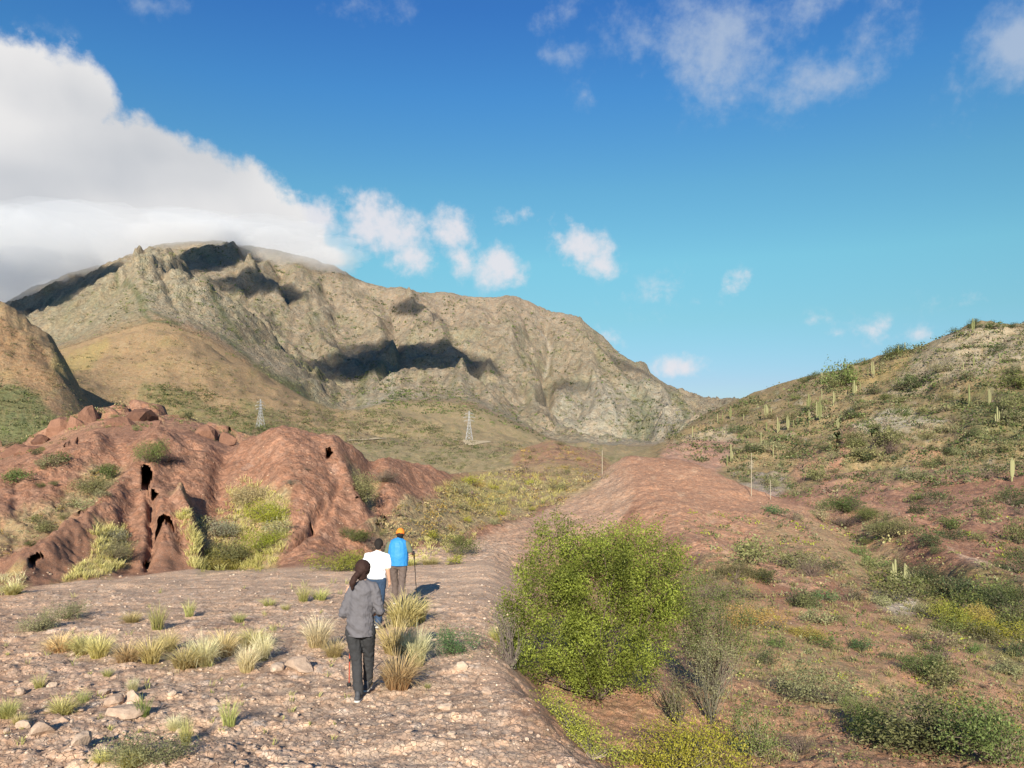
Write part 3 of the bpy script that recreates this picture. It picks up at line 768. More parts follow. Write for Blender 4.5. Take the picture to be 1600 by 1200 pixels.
# ------------------------------------------------------------------ plants
NVIS = -vis
def hit2(px, row, ymin=5.0):
    """where the sight line meets the land in view (ymin skips anything nearer)"""
    c = int(np.clip(np.searchsorted(PX, px), 1, nc - 1))
    if PX[c] - px > px - PX[c - 1]: c -= 1
    i = int(np.searchsorted(NVIS[:, c], -row))
    if i >= len(NVIS) - 1 or i < 1: return None
    y = YY[i, 0]
    ra, rb = vis[i - 1, c], ROWV[i, c]
    if ra > row > rb and ra - rb < 6: y = YY[i - 1, 0] + (YY[i, 0] - YY[i - 1, 0]) * (ra - row) / (ra - rb)
    if y < ymin: return None
    x = (px - 800) / F * y
    return Vector((x, y, float(ground_z(x, y))))

def leaf_material(name, trans=.35, rough=.6):
    m = bpy.data.materials.new(name); m.use_nodes = True
    nt = m.node_tree; b = nt.nodes['Principled BSDF']; o = nt.nodes['Material Output']
    at = nn(nt, 'ShaderNodeAttribute', attribute_name='Col')
    oi = nt.nodes.new('ShaderNodeObjectInfo')
    h = nt.nodes.new('ShaderNodeHueSaturation')
    nt.links.new(at.outputs['Color'], h.inputs['Color'])
    nt.links.new(smath(nt, 'MULTIPLY_ADD', oi.outputs['Random'], .05, .475), h.inputs['Hue'])
    r2 = smath(nt, 'FRACT', smath(nt, 'MULTIPLY', oi.outputs['Random'], 7.31))
    nt.links.new(smath(nt, 'MULTIPLY_ADD', r2, .5, .75), h.inputs['Value'])
    nt.links.new(h.outputs[0], b.inputs['Base Color'])
    b.inputs['Roughness'].default_value = rough; b.inputs['Specular IOR Level'].default_value = .25
    t = nt.nodes.new('ShaderNodeBsdfTranslucent'); nt.links.new(h.outputs[0], t.inputs['Color'])
    mx = nt.nodes.new('ShaderNodeMixShader'); mx.inputs[0].default_value = trans
    nt.links.new(b.outputs[0], mx.inputs[1]); nt.links.new(t.outputs[0], mx.inputs[2]); nt.links.new(mx.outputs[0], o.inputs['Surface'])
    return m
LEAF = leaf_material('leaves', .25); STRAW = leaf_material('dry grass', .30, .55); STEM = leaf_material('bark', 0.0, .9)

PAL = {'bright': ((.200, .225, .030), (.33, .32, .055)), 'lime': ((.30, .34, .030), (.42, .41, .055)), 'olive': ((.155, .155, .060), (.24, .22, .095)),
       'green': ((.105, .145, .040), (.175, .20, .060)), 'dark': ((.060, .080, .032), (.110, .125, .050)), 'grey': ((.24, .24, .155), (.34, .32, .21)),
       'straw': ((.36, .30, .13), (.48, .41, .20)), 'gold': ((.32, .24, .055), (.42, .32, .09)), 'twig': ((.15, .105, .080), (.23, .17, .12)), 'teal': ((.075, .145, .050), (.13, .21, .075)),
       'sage': ((.21, .21, .095), (.30, .28, .145))}

def frames(d, r):
    a = np.cross(d, r.normal(size=d.shape)); a /= np.linalg.norm(a, axis=1, keepdims=True) + 1e-9
    return a, np.cross(d, a)

def leaf_quads(P, size, r, upbias=.3, aspect=2.2):
    """small four-cornered leaves at the points P"""
    n = len(P)
    d = r.normal(size=(n, 3)); d[:, 2] += upbias; d /= np.linalg.norm(d, axis=1, keepdims=True)
    a, b = frames(d, r)
    s = size * (0.6 + 0.8 * r.random((n, 1)))
    L = d * s; Wd = a * s / aspect
    V = np.stack([P - L * .5, P + Wd * .5, P + L * .5, P - Wd * .5], 1).reshape(-1, 3)
    Fq = np.arange(n * 4).reshape(n, 4)
    return V, Fq

def tubes(P0, P1, P2, r0, r1):
    """thin three-sided stems through three points each"""
    n = len(P0); V = []; th = np.arange(3) * 2 * math.pi / 3
    up = np.array([[0.0, 0.3, 1.0]])
    d = P2 - P0; a = np.cross(d, np.array([[.31, .95, .02]])); a /= np.linalg.norm(a, axis=1, keepdims=True) + 1e-9
    b = np.cross(d, a); b /= np.linalg.norm(b, axis=1, keepdims=True) + 1e-9
    rs = [r0, (r0 + r1) * .5, r1]
    for P, rr in zip((P0, P1, P2), rs):
        rr = np.asarray(rr).reshape(-1, 1, 1) if np.ndim(rr) else rr
        V.append(P[:, None, :] + rr * (a[:, None, :] * np.cos(th)[None, :, None] + b[:, None, :] * np.sin(th)[None, :, None]))
    V = np.stack(V, 1).reshape(-1, 3)
    Fq = []
    for k in range(2):
        for j in range(3):
            Fq.append([k * 3 + j, k * 3 + (j + 1) % 3, (k + 1) * 3 + (j + 1) % 3, (k + 1) * 3 + j])
    Fq = (np.array(Fq)[None] + (np.arange(n) * 9)[:, None, None]).reshape(-1, 4)
    return V, Fq

def shrub_geo(lobes, clumps, per, leaf, pal, seed, spread=.13, shell=.55, upbias=.3, stems=14, stem_r=.012, flat=1.0, root=(0, 0, 0), gaps=.35):
    """lobes: (x, y, z, rx, ry, rz); returns leaf and stem arrays"""
    r = np.random.default_rng(seed)
    vol = np.array([l[3] * l[4] * l[5] for l in lobes]) ** .67; vol /= vol.sum()
    which = r.choice(len(lobes), clumps, p=vol)
    L = np.array(lobes)[which]
    d = r.normal(size=(clumps, 3)); d /= np.linalg.norm(d, axis=1, keepdims=True)
    rad = (shell + (1 - shell) * r.random((clumps, 1))) * (1 + .17 * r.normal(size=(clumps, 1)))
    Cc = L[:, :3] + d * rad * L[:, 3:]
    # let gaps open in the crown
    if gaps > 0:
        g = perlin(Cc[:, 0] * 3.1 + seed, Cc[:, 2] * 3.1 + Cc[:, 1] * 2.3, seed % 97) + .6 * perlin(Cc[:, 0] * 8 + seed, Cc[:, 2] * 8 + Cc[:, 1] * 5, seed % 91)
        Cc = Cc[g > -gaps]
    Cc = Cc[Cc[:, 2] > root[2] + .02 * 0]
    n = len(Cc)
    outd = Cc - L[:1, :3].mean(0); outd /= np.linalg.norm(outd, axis=1, keepdims=True) + 1e-9
    P = np.repeat(Cc, per, 0)
    tdir = outd + .8 * r.normal(size=(n, 3)); tdir[:, 2] += upbias * 1.6; tdir /= np.linalg.norm(tdir, axis=1, keepdims=True)
    t = (r.random((n * per, 1)) - .35) * spread * 2.2
    P = P + np.repeat(tdir, per, 0) * t + r.normal(size=(n * per, 3)) * spread * .32
    V, Fq = leaf_quads(P, leaf, r, upbias)
    c0, c1 = np.array(pal[0]), np.array(pal[1])
    k = np.repeat(r.random((n, 1)), per, 0) * .6 + r.random((n * per, 1)) * .4
    col = (c0 * (1 - k) + c1 * k) * np.repeat(.62 + .66 * r.random((n, 1)), per, 0)
    col = np.repeat(col, 4, 0)
    # stems
    ns = min(stems, n)
    sel = r.choice(n, ns, replace=False)
    T = Cc[sel]
    B = np.array(root)[None] + r.normal(size=(ns, 3)) * np.array([.05, .05, 0]) * max(.3, float(np.abs(L[:, 3]).max()))
    Mid = B * .45 + T * .55 + r.normal(size=(ns, 3)) * .08 * np.linalg.norm(T - B, axis=1, keepdims=True)
    SV, SF = tubes(B, Mid, T, stem_r, stem_r * .3)
    scol = np.ones((len(SV), 3)) * np.array([.20, .155, .115]) * np.repeat(.7 + .6 * r.random((ns, 1)), 9, 0)
    return V, Fq, col, SV, SF, scol

def joined(name, V, Fq, col, SV, SF, scol, link=False):
    return mesh_np(name, np.concatenate([V, SV]), np.concatenate([Fq, SF + len(V)]), np.concatenate([col, scol]), LEAF, link=link)

# ---- kinds of shrub, each built once in three shapes (unit: about 1 m across, 1 wide x .75 high)
ROUND = [(0, 0, .32, .42, .42, .30), (.26, .06, .26, .28, .28, .22), (-.26, -.04, .24, .28, .30, .21), (.02, -.2, .22, .32, .26, .2)]
def unit_lobes(seed, tall=1.0, n=5):
    r = np.random.default_rng(seed)
    out = [(0, 0, .30 * tall, .34, .34, .27 * tall)]
    for i in range(n):
        a = r.random() * 6.28; q = .17 + .20 * r.random(); s = .17 + .13 * r.random()
        out.append((math.cos(a) * q, math.sin(a) * q, (s * .75 + .17 * r.random()) * tall, s, s, s * .85 * tall))
    return out
KIND = {}
def kind(key, pal, n=3, clumps=240, per=5, leaf=.055, spread=.10, tall=1.0, stems=24, stem_r=.008, up=.3, gaps=.35, shell=.5):
    KIND[key] = []
    for i in range(n):
        g = shrub_geo(unit_lobes(hash(key) % 1 + 31 * i + len(key), tall), clumps, per, leaf, PAL[pal], 17 * i + sum(map(ord, key)), spread, shell, up, stems, stem_r, gaps=gaps)
        KIND[key].append(g)
for key, pal in (('olive', 'olive'), ('green', 'green'), ('dark', 'dark'), ('grey', 'grey'), ('gold', 'gold'), ('straw', 'straw'), ('bright', 'bright'), ('lime', 'lime'), ('teal', 'teal'), ('sage', 'sage')):
    kind(key, pal)
kind('twig', 'twig', clumps=90, per=4, leaf=.05, stems=70, stem_r=.007, spread=.14, gaps=.2)
FARM = {k: [joined(k + ' shrub', *g) for g in v] for k, v in KIND.items()}      # one mesh: too small in view to show stems
NEARM = {}
for k in KIND:                                                                  # finer, with foliage and stems apart
    pal = PAL[k]
    gs = []
    for i in range(2):
        tw = k == 'twig'
        g = shrub_geo(unit_lobes(5 + 31 * i + len(k), 1.0, 7), 300 if tw else 800, 7, .026 if tw else .030, pal, 117 * i + sum(map(ord, k)), .10, .45, .3, 150 if tw else 60, .006, gaps=.30)
        gs.append((mesh_np('foliage', g[0], g[1], g[2], LEAF, link=False).data, mesh_np('stems', g[3], g[4], g[5], STEM, link=False).data))
    NEARM[k] = gs
for o in list(bpy.data.objects):
    if o.users_collection == () : pass

def put_near(k, P, w, h, rot, i=0, name='shrub'):
    root = bpy.data.objects.new(name, None); COL.objects.link(root)
    root.location = P; root.rotation_euler = (0, 0, rot); root.scale = (w, w, h / .72); root.empty_display_size = .1
    for nm, me in zip(('foliage', 'stems'), NEARM[k][i % 2]):
        c = bpy.data.objects.new(nm, me); COL.objects.link(c); c.parent = root
    return root
def put_far(k, P, w, h, rot, i=0, name='shrub'):
    o = FARM[k][i % 3].copy(); o.name = name; COL.objects.link(o)
    o.location = P; o.rotation_euler = (0, 0, rot); o.scale = (w, w, h / .72)
    return o

# ---- the big bush beside the path
bx0 = 13.0
def at(px, row, y): return ((px - 800) / F * y, y, CZ + (HZ - row) / F * y)
root = at(935, 1085, 13.3)
root = (root[0], root[1], float(ground_z(root[0], root[1])))
def lobe(px, row, y, rw, rh, rd=None):
    p = at(px, row, y); s = y / F
    return (p[0] - root[0], p[1] - root[1], p[2] - root[2], rw * s, (rd or rw) * s, rh * s)
outline = [(838, 795), (885, 792), (900, 822), (945, 806), (1020, 800), (1050, 832), (1076, 880), (1076, 950), (1050, 1010), (1014, 1080), (970, 1115), (925, 1098), (880, 1070), (820, 1070), (780, 1036), (764, 960), (770, 900), (826, 868), (834, 830)]
rb = np.random.default_rng(12)
lob = [lobe(x, w, y, q * .92, h * .92) for x, w, y, q, h in ((868, 862, 13.2, 48, 56), (905, 882, 13.6, 58, 56), (965, 872, 13.4, 64, 56), (1015, 868, 13.6, 42, 56), (1000, 935, 13.2, 58, 60), (930, 930, 12.9, 70, 60), (850, 935, 12.8, 62, 48), (815, 955, 12.6, 40, 50), (850, 1000, 12.6, 58, 50), (915, 1010, 12.8, 62, 52), (960, 1000, 12.9, 52, 70))]
while len(lob) < 96:
    x, w = rb.uniform(764, 1080), rb.uniform(790, 1115); q = rb.uniform(14, 34)
    ok_ = all(poly_mask(np.array([x + q * .8 * math.cos(t)]), np.array([w + q * .8 * math.sin(t)]), outline, .5)[0] > .5 for t in np.linspace(0, 6.28, 9))
    if ok_: lob.append(lobe(x, w, 13.0 + rb.uniform(-.75, .75), q, q * rb.uniform(.75, 1.0)))
g = shrub_geo(lob, 14000, 10, .038, PAL['bright'], 5, .12, .80, .40, 100, .012, gaps=.20)
g[2][:] = g[2] * (.55 + .9 * sm(fbm(g[0][:, 0] * 2.2, g[0][:, 2] * 2.2 + g[0][:, 1], 3, 19), -.5, .6))[:, None] * np.array([.84, .96, .95])
bush = bpy.data.objects.new('bush', None); COL.objects.link(bush); bush.location = root
mesh_np('foliage', g[0], g[1], g[2], LEAF, parent=bush); mesh_np('branches', g[3], g[4], g[5], STEM, parent=bush)
tag(bush, 'large bright green bush, the biggest one, growing at the edge of the stony ridge', 'bush')
def custom_bush(name, base, lobes_px, clumps, per, leaf, pal, seed, label, cat='bush', stems=60, stem_r=.010, spread=.11, shell=.5, up=.35, gaps=.35, stemcol=None):
    y = base[2]
    p = at(base[0], base[1], y); rt = (p[0], p[1], float(ground_z(p[0], p[1])))
    L = []
    for (px, row, yy, rw, rh) in lobes_px:
        q = at(px, row, yy); s = yy / F
        L.append((q[0] - rt[0], q[1] - rt[1], q[2] - rt[2], rw * s, rw * s, rh * s))
    g = shrub_geo(L, clumps, per, leaf, PAL[pal], seed, spread, shell, up, stems, stem_r, gaps=gaps)
    e = bpy.data.objects.new(name, None); COL.objects.link(e); e.location = rt
    mesh_np('foliage', g[0], g[1], g[2], LEAF, parent=e)
    sc = g[5] if stemcol is None else g[5] * 0 + np.array(stemcol)
    mesh_np('stems', g[3], g[4], sc, STEM, parent=e)
    return tag(e, label, cat)
custom_bush('bush', (1120, 1035, 14.5), [(1085, 930, 14.2, 46, 44), (1130, 950, 14.4, 52, 46), (1075, 985, 14.0, 40, 44), (1150, 990, 14.4, 40, 34), (1110, 1000, 14.2, 50, 30), (1060, 960, 13.8, 40, 60)], 2400, 9, .034, 'green', 61, 'thin olive green bush with see-through twigs, right beside the largest green bush', stems=120, gaps=.15)
custom_bush('bush', (1112, 1110, 12.6), [(1090, 1030, 12.4, 26, 36), (1118, 1022, 12.6, 32, 38), (1144, 1036, 12.7, 24, 34), (1112, 1064, 12.5, 26, 30)], 620, 8, .028, 'sage', 62, 'spiky half bare bush with many pale upright stems fanning from one foot', stems=60, stem_r=.006, gaps=.05, stemcol=(.17, .15, .11))
custom_bush('bush', (1075, 1235, 9.6), [(1040, 1170, 9.5, 60, 34), (1095, 1165, 9.6, 62, 38), (1120, 1190, 9.5, 60, 40), (1010, 1200, 9.4, 44, 30)], 1300, 9, .028, 'lime', 63, 'vivid yellow green bush cut off by the bottom edge of the view', stems=70)
custom_bush('bush', (1180, 1190, 10.5), [(1165, 1135, 10.5, 34, 40), (1190, 1165, 10.4, 34, 30)], 420, 8, .028, 'green', 64, 'small dull green bush right behind the vivid yellow green one', stems=60)
custom_bush('bush', (925, 1200, 8.6), [(860, 1105, 9.9, 26, 26), (885, 1130, 9.4, 32, 28), (915, 1155, 8.9, 38, 30), (950, 1185, 8.6, 40, 28), (900, 1165, 9.0, 26, 26)], 1100, 8, .026, 'bright', 65, 'low green bush hanging along the crumbling edge below the largest bush', stems=70)
custom_bush('bush', (798, 1070, 12.0), [(780, 985, 12.2, 20, 42), (800, 1010, 12.0, 24, 44), (785, 1040, 11.9, 22, 28)], 260, 6, .028, 'sage', 66, 'half bare grey bush with dead stems on the left flank of the largest bush', stems=70, stem_r=.009, gaps=.05, stemcol=(.18, .15, .12))
custom_bush('bush', (1060, 1120, 12.0), [(1045, 1075, 12.2, 28, 40), (1062, 1100, 12.0, 22, 20)], 260, 7, .028, 'olive', 67, 'small brownish green bush under the right side of the largest bush', stems=70)

NAMED = [  # px, base row, width px, height px, kind, label
    (706, 1021, 74, 44, 'teal', 'low blue green cushion shrub on the path beside the long straw tufts'),
    (530, 893, 86, 34, 'bright', 'long low green shrub at the foot of the red hill, left of the walkers'),
    (716, 866, 62, 36, 'green', 'dark spiky shrub on the left rim of the path past the walkers'),
    (708, 882, 34, 18, 'bright', 'small round yellow green shrub on the path beyond the walkers'),
    (232, 722, 48, 42, 'green', 'dark leafy shrub growing right above the black cave mouth'),
    (262, 722, 44, 26, 'twig', 'bare brown thicket right of the cave mouth'),
    (150, 772, 62, 40, 'olive', 'sprawling olive shrub half way up the left flank of the red hill'),
    (168, 748, 42, 30, 'green', 'green shrub above the sprawling one on the left red flank'),
    (176, 872, 50, 34, 'sage', 'pale green shrub with yellow skirt low on the left red hill'),
    (180, 846, 38, 24, 'grey', 'silver grey shrub directly above the pale green one on the red hill'),
    (385, 790, 62, 42, 'straw', 'domed straw coloured shrub at the top of the grassy hollow'),
    (418, 812, 72, 40, 'lime', 'yellow shrub right below the domed straw one in the hollow'),
    (436, 838, 40, 40, 'sage', 'pale shrub at the right rim of the grassy hollow'),
    (352, 874, 100, 34, 'olive', 'wide dark olive shrub at the bottom of the grassy hollow'),
    (414, 866, 60, 40, 'lime', 'bright yellow shrub low in the grassy hollow'),
    (340, 838, 60, 34, 'grey', 'grey green shrub on the left side of the grassy hollow'),
    (330, 886, 60, 22, 'gold', 'low golden shrub at the mouth of the grassy hollow'),
    (568, 782, 62, 52, 'olive', 'tall olive shrub in the gully on the right of the red dome'),
    (600, 752, 50, 24, 'twig', 'brown twiggy shrub at the top of the gully right of the red dome'),
    (456, 757, 26, 9, 'grey', 'flat grey green cushion on the face of the red dome'),
    (480, 735, 17, 8, 'twig', 'tiny brown shrub high on the red dome'),
    (552, 846, 52, 24, 'green', 'low green shrub left of the small overhang behind the walkers'),
    (596, 862, 60, 30, 'twig', 'brown bush behind the head of the walker in white'),
    (1210, 803, 44, 18, 'teal', 'blue green shrub at the tail of the crest of the right red mound'),
    (1322, 800, 72, 30, 'green', 'wide dark shrub in the red saddle below the cactus slope'),
    (1316, 822, 64, 26, 'twig', 'brown and olive shrub just below the wide dark one in the saddle'),
    (1400, 838, 64, 38, 'olive', 'rounded olive shrub on the left bank of the bare red gully'),
    (1360, 812, 52, 24, 'green', 'green shrub between the saddle and the bare red gully'),
    (1478, 798, 20, 12, 'twig', 'single brown shrub alone on the bare red slope'),
    (1580, 790, 50, 34, 'dark', 'dark shrub at the top of the right hand red bank'),
    (1545, 812, 32, 34, 'olive', 'olive shrub on the red bank above the pale ledge'),
    (1590, 850, 44, 50, 'olive', 'tall shrub leaning out of the red bank on the right'),
    (1268, 902, 52, 38, 'twig', 'purple brown shrub on the slope right of the largest bush'),
    (1300, 893, 40, 26, 'dark', 'small dark green shrub right of the purple brown one'),
    (1425, 915, 66, 44, 'dark', 'big dark shrub beside the stand of yellow cactus columns'),
    (1288, 938, 34, 24, 'teal', 'bright green cushion above the pale rock patch'),
    (1240, 940, 44, 22, 'twig', 'flat brown shrub on the slope left of the green cushion'),
    (1150, 905, 60, 36, 'olive', 'olive shrub on the slope just right of the largest bush'),
    (1125, 938, 62, 40, 'twig', 'dark stemmed shrub touching the right side of the largest bush'),
    (1165, 935, 44, 30, 'sage', 'pale shrub right of the dark stemmed one'),
    (1175, 982, 84, 40, 'gold', 'golden brown shrub on the middle of the right slope'),
    (1262, 998, 54, 26, 'gold', 'small rusty golden shrub on bare soil of the right slope'),
    (1292, 1012, 40, 26, 'green', 'green shrub beside the rusty golden one'),
    (1347, 1018, 42, 26, 'teal', 'blue green shrub alone on bare soil of the right slope'),
    (1216, 1012, 40, 24, 'green', 'green shrub below the golden brown one'),
    (1195, 1038, 36, 30, 'dark', 'small dark shrub above the spiky half bare bush'),
    (1285, 1095, 110, 66, 'sage', 'broad grey green shrub in the middle of the lower right slope'),
    (1345, 1130, 70, 44, 'green', 'green shrub joined to the broad grey green one'),
    (1437, 1055, 66, 46, 'green', 'dark green shrub on the lower right slope above the big thicket'),
    (1450, 1165, 210, 96, 'olive', 'widest olive thicket at the bottom right'),
    (1560, 1190, 150, 110, 'green', 'dark green thicket in the bottom right corner'),
    (1380, 1160, 90, 46, 'green', 'green shrub at the left end of the widest olive thicket'),
    (1480, 975, 60, 48, 'bright', 'bright green shrub right of the pale rock patch'),
    (1583, 960, 84, 60, 'dark', 'darkest big shrub against the right edge of the view'),
    (1560, 992, 92, 28, 'lime', 'flat vivid green shrub below the darkest big shrub'),
    (1530, 975, 56, 40, 'gold', 'rusty shrub left of the darkest big shrub'),
    (1500, 930, 60, 34, 'dark', 'dark thicket in the gully below the pale red ledge'),
    (1590, 895, 60, 44, 'dark', 'dark shrub under the pale red ledge at the right edge'),
    (1250, 1180, 50, 40, 'twig', 'bare brown shrub on the stony spur at the bottom'),
    (60, 985, 60, 34, 'sage', 'pale green weed bush on the left of the near gravel'),
    (105, 965, 56, 30, 'sage', 'loose green weed bush near the dark hollow at the left edge'),
    (230, 1190, 110, 56, 'sage', 'spreading green weed at the bottom of the near gravel'),
]
for i, (px, row, w, h, k, lab) in enumerate(NAMED):
    P = hit2(px, row, 6.5)
    if P is None: continue
    s = P.y / F
    near = w > 44
    f = put_near if near else put_far
    P.z -= .04 * h * s
    o = f(k, P, w * s * 1.12, h * s * 1.05, (i * 2.399) % 6.28, i)
    tag(o, lab, 'shrub')

# ---- shrubs strewn over the slopes
def strew(pts, n, kinds, wpx, group, label_of, seed, hr=(.45, .75), ymin=10, sink=.06, clump=True):
    r = np.random.default_rng(seed)
    a = np.array(pts, float); made = 0; tries = 0
    while made < n and tries < n * 30:
        tries += 1
        px = r.uniform(a[:, 0].min(), a[:, 0].max()); row = r.uniform(a[:, 1].min(), a[:, 1].max())
        if poly_mask(np.array([px]), np.array([row]), pts, .5)[0] < .5: continue
        if clump and float(fbm(np.array([px / 34.0]), np.array([row / 16.0]), 3, seed)[0]) < r.uniform(-.35, .25): continue
        P = hit2(px, row, ymin)
        if P is None: continue
        k = kinds[r.integers(len(kinds))]
        s = P.y / F; w = r.uniform(*wpx) * (.6 + .8 * r.random() ** 2)
        h = w * r.uniform(*hr)
        P.z -= sink * h * s
        o = put_far(k, P, w * s, h * s, r.random() * 6.28, int(r.integers(3)))
        zx = (px - a[:, 0].min()) / (a[:, 0].max() - a[:, 0].min()); zy = (row - a[:, 1].min()) / (a[:, 1].max() - a[:, 1].min())
        big = 'tiny' if w < wpx[0] * 1.0 else 'small' if w < wpx[0] * .6 + wpx[1] * .4 else 'big'
        zone = ('upper' if zy < .4 else 'middle' if zy < .7 else 'lower') + ' ' + ('left' if zx < .33 else 'centre' if zx < .66 else 'right')
        tag(o, big + ' ' + label_of.format(k=COLW[k]) + ', ' + zone, 'shrub', group)
        made += 1
COLW = {'olive': 'olive', 'green': 'green', 'dark': 'dark green', 'grey': 'grey green', 'gold': 'rusty golden', 'straw': 'straw coloured', 'bright': 'fresh green', 'lime': 'yellow green', 'teal': 'blue green', 'sage': 'pale green', 'twig': 'bare brown'}
strew([(560, 835), (640, 790), (700, 775), (770, 742), (900, 760), (870, 785), (800, 812), (700, 840), (620, 850)], 24, ['olive', 'gold', 'twig', 'sage', 'olive', 'lime'], (18, 42), 'shrubs in the dry hollow behind the walkers', '{k} shrub in the dry hollow behind the walkers', 201, ymin=28)
strew([(820, 700), (860, 690), (930, 706), (950, 735), (880, 750), (800, 745)], 8, ['twig', 'olive', 'gold', 'olive'], (12, 26), 'shrubs on the small red knoll', '{k} shrub on the small red knoll', 202, ymin=60)
strew([(1230, 790), (1420, 800), (1430, 900), (1380, 900), (1300, 860), (1240, 820)], 12, ['olive', 'green', 'sage', 'twig'], (20, 44), 'shrubs around the red saddle', '{k} shrub on the ground around the red saddle', 203, ymin=28)
strew([(1400, 765), (1500, 775), (1600, 785), (1600, 930), (1480, 880), (1390, 830)], 18, ['olive', 'twig', 'green', 'dark'], (22, 50), 'shrubs on the red bank at the right', '{k} shrub on the red bank at the right', 211, ymin=30)
strew([(1060, 880), (1200, 850), (1400, 890), (1600, 960), (1600, 1130), (1400, 1060), (1220, 960)], 60, ['olive', 'green', 'sage', 'twig', 'olive', 'dark', 'sage', 'olive'], (24, 72), 'shrubs on the slope right of the path', '{k} shrub among the scrub right of the path', 204, ymin=14)
strew([(1400, 880), (1500, 910), (1600, 930), (1600, 1050), (1460, 980)], 16, ['dark', 'green', 'olive', 'green'], (34, 66), 'shrubs of the green gully at the right', '{k} shrub crowding the green gully at the right', 205, ymin=16)
strew([(1130, 654), (1280, 604), (1420, 562), (1600, 522), (1600, 780), (1480, 770), (1300, 760), (1160, 770)], 75, ['olive', 'green', 'dark', 'olive', 'sage', 'twig'], (24, 58), 'shrubs on the cactus hillside', '{k} shrub on the cactus hillside', 206, ymin=90)
strew([(1130, 634), (1200, 605), (1350, 567), (1440, 538), (1480, 517), (1530, 503), (1600, 503), (1600, 512), (1480, 528), (1350, 576), (1200, 612)], 14, ['dark', 'dark', 'green'], (16, 34), 'shrubs along the crest of the cactus hillside', '{k} shrub on the crest of the cactus hillside', 207, ymin=90)
strew([(0, 735), (60, 720), (120, 730), (100, 760), (0, 780)], 8, ['olive', 'sage', 'green'], (20, 40), 'shrubs behind the left red hill', '{k} shrub on the far side of the left red hill', 208, ymin=28)
strew([(190, 722), (150, 730), (90, 785), (0, 830), (0, 880), (60, 850), (140, 790), (180, 765)], 12, ['olive', 'sage', 'gold', 'green'], (18, 40), 'shrubs in the grassy trough of the left red hill', '{k} shrub in the grassy trough of the left red hill', 209, ymin=22)
strew([(130, 640), (300, 650), (380, 690), (120, 700), (20, 720), (0, 690)], 12, ['green', 'olive', 'dark'], (16, 34), 'shrubs between the red boulders', '{k} shrub wedged between the red boulders', 210, ymin=80)

# ---- scrub too fine to count, one heap of small leaves
def scrub(name, regions, label, seed, leafk=.12, tri=16, mat=LEAF):
    """regions: (polygon, count, palettes, size in px, ymin)"""
    r = np.random.default_rng(seed)
    VV = []; FF = []; CC = []; base = 0
    for pts, n, pals, spx, ymin, cl in regions:
        a = np.array(pts, float)
        m = 0
        x0, x1 = a[:, 0].min(), a[:, 0].max()
        x0 = -130 if x0 <= 0 else x0; x1 = 1730 if x1 >= 1600 else x1
        X = r.uniform(x0, x1, n * 13); Yr = r.uniform(a[:, 1].min(), a[:, 1].max(), n * 13)
        wx = 12 * fbm(X / 40, Yr / 30, 2, seed + 1); wy = 8 * fbm(X / 30, Yr / 20, 2, seed + 2)
        keep = poly_mask(np.clip(X + wx, 4, 1596), Yr + wy, pts, .5) > .5
        X, Yr = X[keep], Yr[keep]
        f = fbm(X / 30, Yr / 13, 3, seed + 5) + .5 * fbm(X / 90, Yr / 40, 2, seed + 9)
        keep = f > r.uniform(-.5 + cl, .3 + cl, len(X))
        X, Yr = X[keep][:n], Yr[keep][:n]
        P = []; S = []
        for x, w in zip(X, Yr):
            h = hit2(x, w, ymin)
            if h is not None: P.append(h); S.append(h.y / F)
        if not P: continue
        P = np.array([list(p) for p in P]); S = np.array(S)[:, None] * (r.uniform(spx[0], spx[1], (len(P), 1))) * (.5 + r.random((len(P), 1)))
        q = r.normal(size=(len(P), tri, 3)) * np.array([.42, .42, .22]); q[..., 2] = np.abs(q[..., 2]) + .02
        C_ = P[:, None, :] + q * S[:, None, :]
        d = r.normal(size=C_.shape); d[..., 2] += .5; d /= np.linalg.norm(d, axis=2, keepdims=True)
        e = np.cross(d, r.normal(size=C_.shape)); e /= np.linalg.norm(e, axis=2, keepdims=True)
        L = S[:, None, :] * leafk
        V = np.stack([C_ - d * L, C_ + e * L * .8, C_ + d * L, C_ - e * L * .8], 2)
        pa = np.array([np.array(PAL[p]) for p in pals])[r.integers(len(pals), size=len(P))]
        k = r.random((len(P), tri, 1))
        c = pa[:, None, 0] * (1 - k) + pa[:, None, 1] * k
        c = c * (.7 + .6 * r.random((len(P), 1, 1)))
        VV.append(V.reshape(-1, 3)); CC.append(np.repeat(c.reshape(-1, 3), 4, 0))
        nq = len(P) * tri
        FF.append(np.arange(nq * 4).reshape(nq, 4) + base); base += nq * 4
    o = mesh_np(name, np.concatenate(VV), np.concatenate(FF), np.concatenate(CC), mat)
    return tag(o, label, kind='stuff')
scrub('scrub', [([(1240, 770), (1400, 740), (1640, 760), (1640, 900), (1400, 850), (1260, 800)], 520, ['olive', 'twig', 'green', 'sage'], (4, 14), 50, .1),
                ([(1020, 690), (1130, 636), (1280, 588), (1420, 545), (1480, 515), (1600, 503), (1640, 503), (1640, 790), (1400, 780), (1240, 800), (1130, 730), (1040, 712)], 5000, ['olive', 'sage', 'dark', 'olive', 'dark', 'green', 'twig'], (3, 13), 90, .0),
                ([(1480, 620), (1640, 590), (1640, 770), (1500, 740)], 500, ['dark', 'green', 'olive'], (5, 14), 90, -.1),
                ([(1060, 800), (1240, 810), (1400, 830), (1640, 800), (1640, 1200), (1200, 1200), (1050, 1000)], 2400, ['olive', 'sage', 'sage', 'lime', 'green', 'straw', 'olive'], (3, 15), 9, .02)],
      'low scrub covering the right hillside', 301)
